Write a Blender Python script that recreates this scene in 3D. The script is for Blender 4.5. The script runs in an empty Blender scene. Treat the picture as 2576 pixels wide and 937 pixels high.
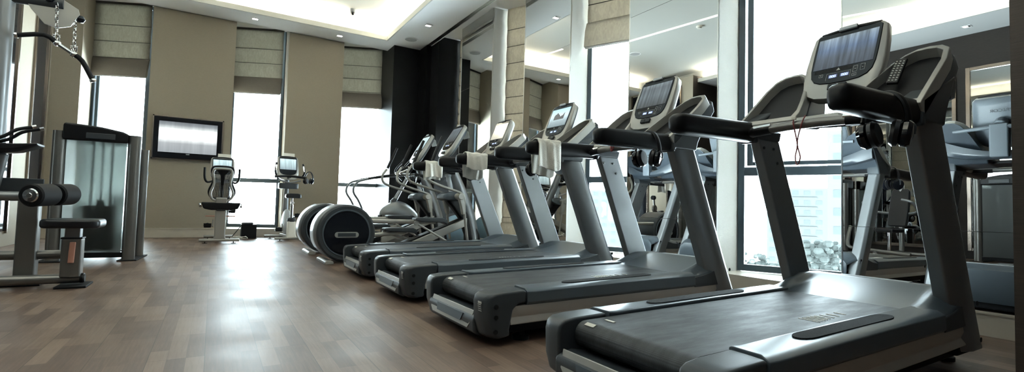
import bpy, bmesh, math, random
from mathutils import Vector, Matrix, Euler
S = bpy.context.scene
C = S.collection
R = math.radians
PI = math.pi
random.seed(7)

# ------------------------------------------------------------------ camera
def look_matrix(yaw, pitch, roll, loc):
    fw = Vector((math.sin(yaw) * math.cos(pitch), math.cos(yaw) * math.cos(pitch), math.sin(pitch)))
    r = Vector((math.cos(yaw), -math.sin(yaw), 0)); u = r.cross(fw)
    r2 = math.cos(roll) * r - math.sin(roll) * u
    u2 = math.sin(roll) * r + math.cos(roll) * u
    m = Matrix((r2, u2, -fw)).transposed().to_4x4()
    m.translation = Vector(loc)
    return m
cd = bpy.data.cameras.new('camera'); cam = bpy.data.objects.new('camera', cd); C.objects.link(cam)
cd.sensor_width = 36.0; cd.lens = 1228.0 / 2576.0 * 36.0; cd.clip_start = 0.05; cd.clip_end = 500
cam.matrix_world = look_matrix(R(31.41), R(2.506), R(-1.563), (0, 0, 0.68))
S.camera = cam

# ------------------------------------------------------------------ world, light, exposure
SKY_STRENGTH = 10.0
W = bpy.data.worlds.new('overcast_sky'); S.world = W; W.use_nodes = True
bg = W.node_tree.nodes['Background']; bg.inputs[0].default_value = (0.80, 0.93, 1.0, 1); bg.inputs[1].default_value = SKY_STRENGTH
_n = W.node_tree.nodes; _l = W.node_tree.links                       # added glow below the horizon to brighten the ceiling, calmer cloud above
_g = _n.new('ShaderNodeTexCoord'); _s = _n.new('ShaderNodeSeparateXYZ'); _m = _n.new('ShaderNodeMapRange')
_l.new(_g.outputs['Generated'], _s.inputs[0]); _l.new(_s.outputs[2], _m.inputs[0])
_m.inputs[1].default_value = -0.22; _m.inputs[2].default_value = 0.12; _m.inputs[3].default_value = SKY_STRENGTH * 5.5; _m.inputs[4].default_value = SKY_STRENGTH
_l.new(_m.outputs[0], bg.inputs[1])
S.view_settings.view_transform = 'Standard'; S.view_settings.look = 'None'
S.view_settings.gamma = 1.0; S.view_settings.exposure = 0.88
S.view_settings.use_curve_mapping = False
S.cycles.max_bounces = 10; S.cycles.diffuse_bounces = 5; S.cycles.glossy_bounces = 6
S.cycles.transparent_max_bounces = 16; S.cycles.transmission_bounces = 6
S.cycles.use_denoising = True
S.cycles.caustics_reflective = True; S.cycles.caustics_refractive = False; S.cycles.blur_glossy = 1.0
S.cycles.sample_clamp_indirect = 20.0

def area(name, loc, rot, sx, sy, power, color):
    l = bpy.data.lights.new(name, 'AREA'); l.shape = 'RECTANGLE'; l.size = sx; l.size_y = sy
    l.energy = power; l.color = color
    o = bpy.data.objects.new(name, l); o.location = loc; o.rotation_euler = rot; C.objects.link(o)
    return o
def portal(name, p, q, z0, z1, inward):
    l = bpy.data.lights.new(name, 'AREA'); l.shape = 'RECTANGLE'
    w = (Vector(q) - Vector(p)).length; l.size = w; l.size_y = z1 - z0
    o = bpy.data.objects.new(name, l); C.objects.link(o)
    d = Vector((inward[0], inward[1], 0)).normalized()
    zc = -d; xc = Vector((0, 0, 1)).cross(zc).normalized(); yc = zc.cross(xc)
    m = Matrix((xc, yc, zc)).transposed().to_4x4()
    m.translation = Vector(((p[0] + q[0]) / 2, (p[1] + q[1]) / 2, (z0 + z1) / 2))
    o.matrix_world = m
    l.cycles.is_portal = True
    return o
COVE = (1.0, 0.95, 0.80)
TX0, TX1, TY0, TY1 = -2.45, 2.833, 0.6, 9.60          # opening of the ceiling tray
ZS, ZT = 3.967, 4.32                                   # soffit and tray ceiling
cw = 0.10
COVE_W = 8.0
area('cove_tube_back', ((TX0 + TX1) / 2, TY1 + 0.09, 4.075), (PI, 0, 0), TX1 - TX0, cw, COVE_W * 5.3, COVE)
area('cove_tube_front', ((TX0 + TX1) / 2, TY0 - 0.09, 4.075), (PI, 0, 0), TX1 - TX0, cw, COVE_W * 5.3, COVE)
area('cove_tube_left', (TX0 - 0.09, (TY0 + TY1) / 2, 4.075), (PI, 0, 0), cw, TY1 - TY0, COVE_W * 9, COVE)
area('cove_tube_right', (TX1 + 0.09, (TY0 + TY1) / 2, 4.075), (PI, 0, 0), cw, TY1 - TY0, COVE_W * 9, COVE)

# ------------------------------------------------------------------ mesh helpers
class MB:
    def __init__(self, M=None):
        self.bm = bmesh.new(); self.M = M or Matrix.Identity(4)
    def v(self, co): return self.bm.verts.new(self.M @ Vector(co))
    def f(self, vs):
        try: return self.bm.faces.new(vs)
        except ValueError: return None
    def loft(self, loops, cap=True, closed=False):
        L = [[self.v(p) for p in lp] for lp in loops]; n = len(L[0])
        k = len(L)
        for i in range(k if closed else k - 1):
            a, b = L[i], L[(i + 1) % k]
            for j in range(n): self.f((a[j], a[(j + 1) % n], b[(j + 1) % n], b[j]))
        if cap and not closed:
            self.f(L[0][::-1]); self.f(L[-1])
        return self
    def box(self, c, s, rz=0.0, rot=None):
        m = rot.to_matrix() if rot else Matrix.Rotation(rz, 3, 'Z')
        h = [x / 2 for x in s]
        def p(x, y, z): return Vector(c) + m @ Vector((x * h[0], y * h[1], z * h[2]))
        return self.loft([[p(-1, -1, z), p(1, -1, z), p(1, 1, z), p(-1, 1, z)] for z in (-1, 1)])
    def bx(self, x0, x1, y0, y1, z0, z1):
        return self.box(((x0 + x1) / 2, (y0 + y1) / 2, (z0 + z1) / 2), (x1 - x0, y1 - y0, z1 - z0))
    def prism(self, poly, axis, a, b):
        g = {'y': lambda p, t: (p[0], t, p[1]), 'x': lambda p, t: (t, p[0], p[1]), 'z': lambda p, t: (p[0], p[1], t)}[axis]
        return self.loft([[g(p, a) for p in poly], [g(p, b) for p in poly]])
    def tube(self, pts, r, seg=10, smooth=4, flat=1.0, cap=True):
        pts = [Vector(p) for p in pts]; rr = list(r) if isinstance(r, (list, tuple)) else [r] * len(pts)
        if smooth and len(pts) > 2:
            q, s = [], []
            for i in range(len(pts) - 1):
                p0 = pts[max(i - 1, 0)]; p1 = pts[i]; p2 = pts[i + 1]; p3 = pts[min(i + 2, len(pts) - 1)]
                for k in range(smooth):
                    t = k / smooth
                    q.append(0.5 * ((2 * p1) + (-p0 + p2) * t + (2 * p0 - 5 * p1 + 4 * p2 - p3) * t * t + (-p0 + 3 * p1 - 3 * p2 + p3) * t ** 3))
                    s.append(rr[i] * (1 - t) + rr[i + 1] * t)
            q.append(pts[-1]); s.append(rr[-1]); pts, rr = q, s
        loops = []; up = None
        for i, p in enumerate(pts):
            d = (pts[min(i + 1, len(pts) - 1)] - pts[max(i - 1, 0)]).normalized()
            if up is None:
                up = Vector((0, 0, 1)) if abs(d.z) < 0.9 else Vector((0, 1, 0))
            u = (up - d * up.dot(d)).normalized(); w = d.cross(u); up = u
            loops.append([p + (u * math.cos(a) + w * math.sin(a) * flat) * rr[i] for a in [2 * PI * j / seg for j in range(seg)]])
        return self.loft(loops, cap)
    def cyl(self, p, q, r, seg=20, r2=None):
        return self.tube([p, q], [r, r if r2 is None else r2], seg, 0)
    def lathe(self, prof, o=(0, 0, 0), d=(0, 0, 1), seg=28):
        o = Vector(o); d = Vector(d).normalized()
        u = d.orthogonal().normalized(); w = d.cross(u)
        loops = [[o + d * h + (u * math.cos(2 * PI * j / seg) + w * math.sin(2 * PI * j / seg)) * max(r, 1e-4) for j in range(seg)] for r, h in prof]
        return self.loft(loops)
    def ell(self, c, s, seg=20, rings=12, power=1.0):
        loops = []
        for i in range(1, rings):
            a = -PI / 2 + PI * i / rings
            cr = math.cos(a) ** power if math.cos(a) > 0 else 0
            loops.append([(c[0] + s[0] * cr * math.cos(2 * PI * j / seg), c[1] + s[1] * cr * math.sin(2 * PI * j / seg), c[2] + s[2] * math.sin(a)) for j in range(seg)])
        return self.loft(loops)
    def grid(self, fn, nu, nv, thick=0.0):
        V = [[self.v(fn(i / nu, j / nv)) for j in range(nv + 1)] for i in range(nu + 1)]
        for i in range(nu):
            for j in range(nv): self.f((V[i][j], V[i + 1][j], V[i + 1][j + 1], V[i][j + 1]))
        return self
    def build(self, name, m, parent=None, bevel=0.0, seg=2, smooth=True, sub=0, solid=0.0, angle=38):
        bm = self.bm
        bmesh.ops.recalc_face_normals(bm, faces=bm.faces)
        if smooth:
            for f in bm.faces: f.smooth = True
            if bevel <= 0 and sub == 0:
                for e in bm.edges:
                    if len(e.link_faces) == 2 and e.calc_face_angle(0) > R(angle): e.smooth = False
        me = bpy.data.meshes.new(name); bm.to_mesh(me); bm.free()
        me.materials.append(m)
        o = bpy.data.objects.new(name, me); C.objects.link(o)
        if parent: o.parent = parent
        if solid:
            md = o.modifiers.new('solid', 'SOLIDIFY'); md.thickness = solid; md.offset = 0
        if sub:
            md = o.modifiers.new('sub', 'SUBSURF'); md.levels = sub; md.render_levels = sub
        if bevel > 0:
            md = o.modifiers.new('bevel', 'BEVEL'); md.width = bevel; md.segments = seg; md.limit_method = 'ANGLE'; md.angle_limit = R(30)
            if smooth:
                md = o.modifiers.new('wn', 'WEIGHTED_NORMAL'); md.keep_sharp = False
        return o

def thing(name, label, cat, loc=(0, 0, 0), rz=0.0, group=None):
    o = bpy.data.objects.new(name, None); C.objects.link(o); o.empty_display_size = 0.1
    o.location = loc; o.rotation_euler = (0, 0, rz); o['label'] = label; o['category'] = cat
    if group: o['group'] = group
    return o
def tag(o, label, cat, group=None):
    o['label'] = label; o['category'] = cat
    if group: o['group'] = group
    return o
def struct(o):
    o['kind'] = 'structure'; return o
CH = {}
def kids(o): return [c for c in list(C.objects) if c.parent == o]
def copy_tree(o, parent=None):
    c = o.copy(); C.objects.link(c)
    if parent: c.parent = parent
    for k in kids(o): copy_tree(k, c)
    return c
def dup(root, loc, rz=0.0, label=None, group=None):
    r = copy_tree(root); r.location = loc; r.rotation_euler = (0, 0, rz)
    if label: r['label'] = label
    if group: r['group'] = group
    return r

# ------------------------------------------------------------------ materials
def mat(name, col, rough=0.5, metal=0.0, noise=0.0, scale=20.0, bump=0.0, bscale=None, stretch=(1, 1, 1), spec=0.5, coat=0.0, emit=None, es=0.0, trans=0.0, ior=1.45, rnoise=0.0):
    m = bpy.data.materials.new(name); m.use_nodes = True; nt = m.node_tree; b = nt.nodes['Principled BSDF']
    b.inputs['Base Color'].default_value = (*col, 1); b.inputs['Roughness'].default_value = rough; b.inputs['Metallic'].default_value = metal
    b.inputs['Specular IOR Level'].default_value = spec; b.inputs['Coat Weight'].default_value = coat; b.inputs['IOR'].default_value = ior
    b.inputs['Transmission Weight'].default_value = trans
    if emit: b.inputs['Emission Color'].default_value = (*emit, 1); b.inputs['Emission Strength'].default_value = es
    if noise or bump or rnoise:
        tc = nt.nodes.new('ShaderNodeTexCoord'); mp = nt.nodes.new('ShaderNodeMapping'); mp.inputs['Scale'].default_value = stretch
        nt.links.new(tc.outputs['Object'], mp.inputs[0])
    if noise or rnoise:
        n = nt.nodes.new('ShaderNodeTexNoise'); n.inputs['Scale'].default_value = scale; n.inputs['Detail'].default_value = 5
        nt.links.new(mp.outputs[0], n.inputs['Vector'])
    if noise:
        mx = nt.nodes.new('ShaderNodeMix'); mx.data_type = 'RGBA'
        mx.inputs[6].default_value = (*[c * (1 - noise) for c in col], 1); mx.inputs[7].default_value = (*[min(1, c * (1 + noise)) for c in col], 1)
        nt.links.new(n.outputs[0], mx.inputs[0]); nt.links.new(mx.outputs[2], b.inputs['Base Color'])
    if rnoise:
        mr = nt.nodes.new('ShaderNodeMapRange'); mr.inputs[3].default_value = max(0, rough - rnoise); mr.inputs[4].default_value = rough + rnoise
        mr.inputs[1].default_value = 0.35; mr.inputs[2].default_value = 0.65
        nt.links.new(n.outputs[0], mr.inputs[0]); nt.links.new(mr.outputs[0], b.inputs['Roughness'])
    if bump:
        n2 = nt.nodes.new('ShaderNodeTexNoise'); n2.inputs['Scale'].default_value = bscale or scale; n2.inputs['Detail'].default_value = 3
        nt.links.new(mp.outputs[0], n2.inputs['Vector'])
        bp = nt.nodes.new('ShaderNodeBump'); bp.inputs['Strength'].default_value = bump; bp.inputs['Distance'].default_value = 0.004
        nt.links.new(n2.outputs[0], bp.inputs['Height']); nt.links.new(bp.outputs[0], b.inputs['Normal'])
    return m

def floor_mat():
    m = bpy.data.materials.new('wood_floor'); m.use_nodes = True; nt = m.node_tree; b = nt.nodes['Principled BSDF']; N = nt.nodes.new; L = nt.links.new
    tc = N('ShaderNodeTexCoord'); mp = N('ShaderNodeMapping'); mp.inputs['Rotation'].default_value = (0, 0, R(90)); L(tc.outputs['Object'], mp.inputs[0])
    br = N('ShaderNodeTexBrick'); br.inputs['Scale'].default_value = 1.0; br.inputs['Brick Width'].default_value = 0.42; br.inputs['Row Height'].default_value = 0.068
    br.inputs['Mortar Size'].default_value = 0.0006; br.inputs['Mortar Smooth'].default_value = 0.0; br.inputs['Bias'].default_value = 0.0; br.offset = 0.37; br.offset_frequency = 3
    br.inputs['Color1'].default_value = (0.0, 0.0, 0.0, 1); br.inputs['Color2'].default_value = (1, 1, 1, 1); br.inputs['Mortar'].default_value = (0.2, 0.2, 0.2, 1)
    L(mp.outputs[0], br.inputs['Vector'])
    # second brick for the wide boards
    b2 = N('ShaderNodeTexBrick'); b2.inputs['Scale'].default_value = 1.0; b2.inputs['Brick Width'].default_value = 1.26; b2.inputs['Row Height'].default_value = 0.204
    b2.inputs['Mortar Size'].default_value = 0.0012; b2.inputs['Color1'].default_value = (1, 1, 1, 1); b2.inputs['Color2'].default_value = (1, 1, 1, 1); b2.inputs['Mortar'].default_value = (0.35, 0.33, 0.3, 1)
    b2.offset = 0.37; L(mp.outputs[0], b2.inputs['Vector'])
    n = N('ShaderNodeTexNoise'); n.inputs['Scale'].default_value = 6; n.inputs['Detail'].default_value = 6; n.inputs['Roughness'].default_value = 0.6
    m2 = N('ShaderNodeMapping'); m2.inputs['Scale'].default_value = (1, 14, 1); L(mp.outputs[0], m2.inputs[0]); L(m2.outputs[0], n.inputs['Vector'])
    n3 = N('ShaderNodeTexNoise'); n3.inputs['Scale'].default_value = 1.7; n3.inputs['Detail'].default_value = 3; L(mp.outputs[0], n3.inputs['Vector'])
    add = N('ShaderNodeMath'); add.operation = 'MULTIPLY_ADD'; L(br.outputs['Color'], add.inputs[0]); add.inputs[1].default_value = 0.50; 
    mu = N('ShaderNodeMath'); mu.operation = 'MULTIPLY'; mu.inputs[1].default_value = 0.62; L(n.outputs[0], mu.inputs[0]); L(mu.outputs[0], add.inputs[2])
    cr = N('ShaderNodeValToRGB'); e = cr.color_ramp.elements
    e[0].position = 0.15; e[0].color = (0.062, 0.034, 0.024, 1); e[1].position = 0.85; e[1].color = (0.200, 0.134, 0.095, 1)
    x = cr.color_ramp.elements.new(0.5); x.color = (0.118, 0.073, 0.051, 1)
    L(add.outputs[0], cr.inputs[0])
    mx = N('ShaderNodeMix'); mx.data_type = 'RGBA'; mx.blend_type = 'MULTIPLY'; mx.inputs[0].default_value = 1; L(cr.outputs[0], mx.inputs[6]); L(b2.outputs['Color'], mx.inputs[7])
    L(mx.outputs[2], b.inputs['Base Color'])
    mr = N('ShaderNodeMapRange'); mr.inputs[1].default_value = 0.3; mr.inputs[2].default_value = 0.7; mr.inputs[3].default_value = 0.38; mr.inputs[4].default_value = 0.52; L(n3.outputs[0], mr.inputs[0]); L(mr.outputs[0], b.inputs['Roughness'])
    bp = N('ShaderNodeBump'); bp.inputs['Strength'].default_value = 0.10; bp.inputs['Distance'].default_value = 0.002; L(n.outputs[0], bp.inputs['Height']); L(bp.outputs[0], b.inputs['Normal'])
    b.inputs['Specular IOR Level'].default_value = 0.55
    return m

def fabric_mat(name, col, var=0.12):
    return mat(name, col, 0.75, noise=var, scale=30, stretch=(1.2, 1.2, 9), bump=0.35, bscale=60, spec=0.25)

def blind_mat(name, col, trans):
    trans *= 1.7
    m = bpy.data.materials.new(name); m.use_nodes = True; nt = m.node_tree; b = nt.nodes['Principled BSDF']; N = nt.nodes.new; L = nt.links.new
    tc = N('ShaderNodeTexCoord'); mp = N('ShaderNodeMapping'); mp.inputs['Scale'].default_value = (1, 1, 0.35); L(tc.outputs['Object'], mp.inputs[0])
    n = N('ShaderNodeTexNoise'); n.inputs['Scale'].default_value = 28; n.inputs['Detail'].default_value = 6; n.inputs['Distortion'].default_value = 1.3; L(mp.outputs[0], n.inputs['Vector'])
    cr = N('ShaderNodeValToRGB'); e = cr.color_ramp.elements; e[0].position = 0.35; e[0].color = (*[c * 0.9 for c in col], 1); e[1].position = 0.75; e[1].color = (*[c * 1.15 for c in col], 1)
    L(n.outputs[0], cr.inputs[0]); L(cr.outputs[0], b.inputs['Base Color']); b.inputs['Roughness'].default_value = 0.8
    tr = N('ShaderNodeBsdfTranslucent'); L(cr.outputs[0], tr.inputs[0]); ms = N('ShaderNodeMixShader'); ms.inputs[0].default_value = trans
    L(b.outputs[0], ms.inputs[1]); L(tr.outputs[0], ms.inputs[2]); L(ms.outputs[0], nt.nodes['Material Output'].inputs[0])
    return m

def glass_mat():
    m = bpy.data.materials.new('window_glass'); m.use_nodes = True; nt = m.node_tree; N = nt.nodes.new; L = nt.links.new
    nt.nodes.remove(nt.nodes['Principled BSDF'])
    t = N('ShaderNodeBsdfTransparent'); t.inputs[0].default_value = (0.95, 0.98, 0.98, 1); g = N('ShaderNodeBsdfGlossy'); g.inputs['Roughness'].default_value = 0.02
    fr = N('ShaderNodeFresnel'); fr.inputs[0].default_value = 1.45; ms = N('ShaderNodeMixShader')
    L(fr.outputs[0], ms.inputs[0]); L(t.outputs[0], ms.inputs[1]); L(g.outputs[0], ms.inputs[2]); L(ms.outputs[0], nt.nodes['Material Output'].inputs[0])
    return m

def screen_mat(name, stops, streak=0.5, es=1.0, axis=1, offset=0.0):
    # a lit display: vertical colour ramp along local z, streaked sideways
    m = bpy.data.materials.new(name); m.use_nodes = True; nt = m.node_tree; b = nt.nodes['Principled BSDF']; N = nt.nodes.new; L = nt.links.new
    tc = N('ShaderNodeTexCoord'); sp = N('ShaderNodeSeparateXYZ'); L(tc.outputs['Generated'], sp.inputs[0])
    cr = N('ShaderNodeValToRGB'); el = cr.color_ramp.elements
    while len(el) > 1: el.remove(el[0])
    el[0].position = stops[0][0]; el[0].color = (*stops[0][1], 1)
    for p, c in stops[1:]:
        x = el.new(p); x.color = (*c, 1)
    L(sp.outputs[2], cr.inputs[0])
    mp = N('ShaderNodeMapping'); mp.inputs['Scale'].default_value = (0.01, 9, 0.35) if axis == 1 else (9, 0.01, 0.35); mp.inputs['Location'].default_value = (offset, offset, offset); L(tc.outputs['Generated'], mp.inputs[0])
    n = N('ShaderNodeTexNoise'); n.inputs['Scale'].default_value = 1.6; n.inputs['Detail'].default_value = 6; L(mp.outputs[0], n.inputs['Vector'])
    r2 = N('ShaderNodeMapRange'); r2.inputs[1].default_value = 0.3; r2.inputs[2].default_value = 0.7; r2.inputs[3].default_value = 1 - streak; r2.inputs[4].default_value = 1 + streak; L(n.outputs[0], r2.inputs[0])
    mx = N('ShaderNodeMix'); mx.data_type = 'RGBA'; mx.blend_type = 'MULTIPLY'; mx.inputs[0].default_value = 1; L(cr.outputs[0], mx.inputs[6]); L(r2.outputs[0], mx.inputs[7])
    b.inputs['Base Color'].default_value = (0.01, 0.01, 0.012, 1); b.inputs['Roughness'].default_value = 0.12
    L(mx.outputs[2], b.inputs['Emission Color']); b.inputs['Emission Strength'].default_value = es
    return m

def mesh_weave(name, col, rough, sc, rot=0.0):
    m = bpy.data.materials.new(name); m.use_nodes = True; nt = m.node_tree; b = nt.nodes['Principled BSDF']; N = nt.nodes.new; L = nt.links.new
    tc = N('ShaderNodeTexCoord'); w1 = N('ShaderNodeTexWave'); w1.bands_direction = 'X'; w1.inputs['Scale'].default_value = sc; w2 = N('ShaderNodeTexWave'); w2.bands_direction = 'Y'; w2.inputs['Scale'].default_value = sc
    L(tc.outputs['Object'], w1.inputs[0]); L(tc.outputs['Object'], w2.inputs[0])
    ma = N('ShaderNodeMath'); ma.operation = 'MULTIPLY'; L(w1.outputs['Fac'], ma.inputs[0]); L(w2.outputs['Fac'], ma.inputs[1])
    n = N('ShaderNodeTexNoise'); n.inputs['Scale'].default_value = 4; n.inputs['Detail'].default_value = 7; n.inputs['Roughness'].default_value = 0.7
    mp = N('ShaderNodeMapping'); mp.inputs['Scale'].default_value = (0.7, 3, 1); L(tc.outputs['Object'], mp.inputs[0]); L(mp.outputs[0], n.inputs['Vector'])
    mr = N('ShaderNodeMapRange'); mr.inputs[1].default_value = 0.35; mr.inputs[2].default_value = 0.7; mr.inputs[3].default_value = 0.6; mr.inputs[4].default_value = 1.7; L(n.outputs[0], mr.inputs[0])
    cx = N('ShaderNodeMix'); cx.data_type = 'RGBA'; cx.inputs[6].default_value = (*[c * 0.55 for c in col], 1); cx.inputs[7].default_value = (*[c * 1.5 for c in col], 1); L(ma.outputs[0], cx.inputs[0])
    m2 = N('ShaderNodeMix'); m2.data_type = 'RGBA'; m2.blend_type = 'MULTIPLY'; m2.inputs[0].default_value = 1; L(cx.outputs[2], m2.inputs[6]); L(mr.outputs[0], m2.inputs[7]); L(m2.outputs[2], b.inputs['Base Color'])
    r2 = N('ShaderNodeMapRange'); r2.inputs[1].default_value = 0.35; r2.inputs[2].default_value = 0.7; r2.inputs[3].default_value = rough + 0.08; r2.inputs[4].default_value = rough - 0.08; L(n.outputs[0], r2.inputs[0]); L(r2.outputs[0], b.inputs['Roughness'])
    bp = N('ShaderNodeBump'); bp.inputs['Strength'].default_value = 0.4; bp.inputs['Distance'].default_value = 0.001; L(ma.outputs[0], bp.inputs['Height']); L(bp.outputs[0], b.inputs['Normal'])
    return m

M = dict(
    floor=floor_mat(),
    wall=fabric_mat('wall_fabric', (0.33, 0.287, 0.222)),
    reveal=fabric_mat('reveal_fabric', (0.52, 0.51, 0.48), 0.06),
    ceil=mat('ceiling_paint', (0.86, 0.87, 0.87), 0.6, spec=0.2),
    tray=mat('tray_paint', (0.60, 0.60, 0.56), 0.7, spec=0.2),
    marble=mat('cream_marble', (0.52, 0.47, 0.39), 0.35, noise=0.15, scale=7, spec=0.5),
    dark=mat('dark_wood', (0.006, 0.006, 0.007), 0.34, noise=0.5, scale=9, stretch=(1, 1, 12), bump=0.25, bscale=14, spec=0.22),
    pier=mat('brown_wood', (0.075, 0.055, 0.043), 0.55, noise=0.3, scale=9, stretch=(1, 1, 14), bump=0.2, bscale=20),
    mirror=mat('mirror', (0.68, 0.68, 0.66), 0.0, 1.0),
    bronze=mat('bronze_frame', (0.24, 0.20, 0.17), 0.22, 1.0),
    steel=mat('steel_edge', (0.62, 0.62, 0.60), 0.28, 1.0),
    frame=mat('window_frame', (0.035, 0.052, 0.065), 0.4, spec=0.5),
    glass=glass_mat(),
    blind=blind_mat('blind_linen', (0.30, 0.28, 0.235), 0.16),
    blindw=blind_mat('blind_warm_linen', (0.40, 0.355, 0.29), 0.16),
    hem=mat('blind_hem', (0.16, 0.14, 0.118), 0.8, noise=0.1, scale=40),
    rod=mat('blind_rod', (0.05, 0.045, 0.038), 0.6),
    graph=mat('graphite_plastic', (0.040, 0.046, 0.052), 0.38, spec=0.5, bump=0.05, bscale=300),
    graph2=mat('slate_plastic', (0.075, 0.092, 0.108), 0.33, spec=0.5),
    graph3=mat('wing_plastic', (0.026, 0.034, 0.043), 0.36, spec=0.5),
    shell=mat('console_shell', (0.09, 0.105, 0.12), 0.45),
    black=mat('black_plastic', (0.006, 0.006, 0.007), 0.40, spec=0.3, bump=0.04, bscale=300),
    matte=mat('matte_black', (0.006, 0.006, 0.007), 0.7, spec=0.3),
    gloss=mat('gloss_black', (0.006, 0.007, 0.010), 0.08, spec=0.5),
    silver=mat('silver_plastic', (0.38, 0.37, 0.34), 0.35, 0.35, spec=0.5),
    beam=mat('brushed_beam', (0.47, 0.44, 0.40), 0.5, 0.4),
    upright=mat('satin_upright', (0.24, 0.25, 0.26), 0.36, 0.65, rnoise=0.04, scale=9),
    chrome=mat('chrome', (0.75, 0.75, 0.74), 0.12, 1.0),
    tubem=mat('grey_tube_paint', (0.20, 0.195, 0.185), 0.32, 0.7),
    pale=mat('pale_grey_plastic', (0.42, 0.45, 0.48), 0.45),
    rubber=mat('foam_grip', (0.006, 0.006, 0.007), 0.6, spec=0.3),
    vinyl=mat('black_vinyl', (0.010, 0.010, 0.012), 0.33, bump=0.15, bscale=160),
    belt=mesh_weave('belt_weave', (0.024, 0.027, 0.030), 0.52, 90),
    pad=mat('grit_pad', (0.018, 0.019, 0.020), 0.9, noise=0.9, scale=260, bump=0.8, bscale=260),
    towel=mat('towel', (0.72, 0.69, 0.62), 0.95, noise=0.12, scale=120, bump=0.9, bscale=240, spec=0.1),
    white=mat('white_mark', (0.62, 0.60, 0.53), 0.6),
    paper=mat('paper', (0.75, 0.73, 0.66), 0.8),
    red=mat('red_cord', (0.18, 0.03, 0.03), 0.5),
    orange=mat('copper_handle', (0.45, 0.22, 0.16), 0.4),
    ball=mat('blue_ball', (0.25, 0.40, 0.52), 0.4),
    frost=mat('frosted_panel', (0.20, 0.215, 0.205), 0.36, trans=0.88, noise=0.1, scale=3, ior=1.3),
    lamp=mat('lamp_glow', (1, 1, 1), 0.5, emit=(1.0, 0.96, 0.86), es=14.0),
    line=mat('light_line', (1, 1, 1), 0.5, emit=(1.0, 0.97, 0.84), es=1.6),
    digit=mat('blue_digits', (0.1, 0.1, 0.2), 0.5, emit=(0.45, 0.58, 1.0), es=1.4),
    lcd=mat('lcd_window', (0.03, 0.035, 0.06), 0.2, emit=(0.12, 0.15, 0.3), es=0.35),
    icon=mat('icon_print', (0.45, 0.45, 0.43), 0.5),
    grille=mat('speaker_grille', (0.42, 0.43, 0.43), 0.6),
    concrete=mat('hazy_facade', (0.0245, 0.0265, 0.0262), 0.9, noise=0.05, scale=2, spec=0.0),
    concrete2=mat('pale_facade', (0.0265, 0.0280, 0.0277), 0.9, spec=0.0),
    winout=mat('facade_window', (0.0205, 0.0232, 0.0236), 0.7, spec=0.0),
    leaf=mat('tree_leaves', (0.0300, 0.0340, 0.0325), 0.9, noise=0.25, scale=1.4, spec=0.0),
)
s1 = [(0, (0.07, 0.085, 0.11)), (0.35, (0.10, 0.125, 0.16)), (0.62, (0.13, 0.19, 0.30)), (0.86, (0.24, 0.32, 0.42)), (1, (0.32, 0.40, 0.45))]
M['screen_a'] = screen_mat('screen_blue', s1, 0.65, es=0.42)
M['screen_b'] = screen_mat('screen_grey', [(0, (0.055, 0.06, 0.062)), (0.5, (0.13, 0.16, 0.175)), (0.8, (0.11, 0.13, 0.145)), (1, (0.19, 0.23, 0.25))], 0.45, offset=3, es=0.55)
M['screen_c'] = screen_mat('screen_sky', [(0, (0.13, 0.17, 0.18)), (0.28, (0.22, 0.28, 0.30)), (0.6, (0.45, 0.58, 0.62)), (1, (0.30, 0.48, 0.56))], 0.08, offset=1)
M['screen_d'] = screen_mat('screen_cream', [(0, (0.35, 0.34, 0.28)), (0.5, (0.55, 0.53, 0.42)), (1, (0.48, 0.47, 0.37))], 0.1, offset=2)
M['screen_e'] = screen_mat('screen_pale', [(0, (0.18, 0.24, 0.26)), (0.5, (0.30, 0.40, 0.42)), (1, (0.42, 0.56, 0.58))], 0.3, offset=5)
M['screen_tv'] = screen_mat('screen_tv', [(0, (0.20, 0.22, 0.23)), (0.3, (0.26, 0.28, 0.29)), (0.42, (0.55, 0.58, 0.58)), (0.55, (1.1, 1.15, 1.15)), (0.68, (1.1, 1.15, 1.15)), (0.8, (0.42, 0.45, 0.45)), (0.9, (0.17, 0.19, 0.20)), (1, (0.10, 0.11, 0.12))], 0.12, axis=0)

# ------------------------------------------------------------------ the room
XW, YB = 3.921, 10.27
XL = -3.45
YF = -2.6
PX = 3.118                                                      # face of the brown pier beside the camera
struct(MB().bx(XL, 4.9, YF, 11.4, -0.1, 0).build('floor', M['floor'], smooth=False))
c = MB()
ZC = 4.07
c.bx(XL, 3.6, TY1, YB, ZS, ZS + 0.06); c.bx(XL, 3.6, YF, TY0, ZS, ZS + 0.06)
c.bx(XL, TX0, TY0, TY1, ZS, ZS + 0.06); c.bx(TX1, 3.6, TY0, TY1, ZS, ZS + 0.06)
c.bx(3.69, 3.71, YF, 9.41, ZS, ZC + 0.1); c.bx(3.6, 3.71, YF, 9.41, ZS + 0.035, ZS + 0.06)
c.bx(3.71, 5.0, YF, 9.04, ZC, ZC + 0.05); c.bx(XL, 3.1, YB, 11.5, 4.10, 4.15)
c.bx(XL, 3.1, YB - 0.02, YB, ZS, 4.12)
c.bx(3.0, 5.0, 9.0, 11.4, 4.10, 4.15)
struct(c.build('ceiling', M['ceil'], smooth=False))
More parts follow.
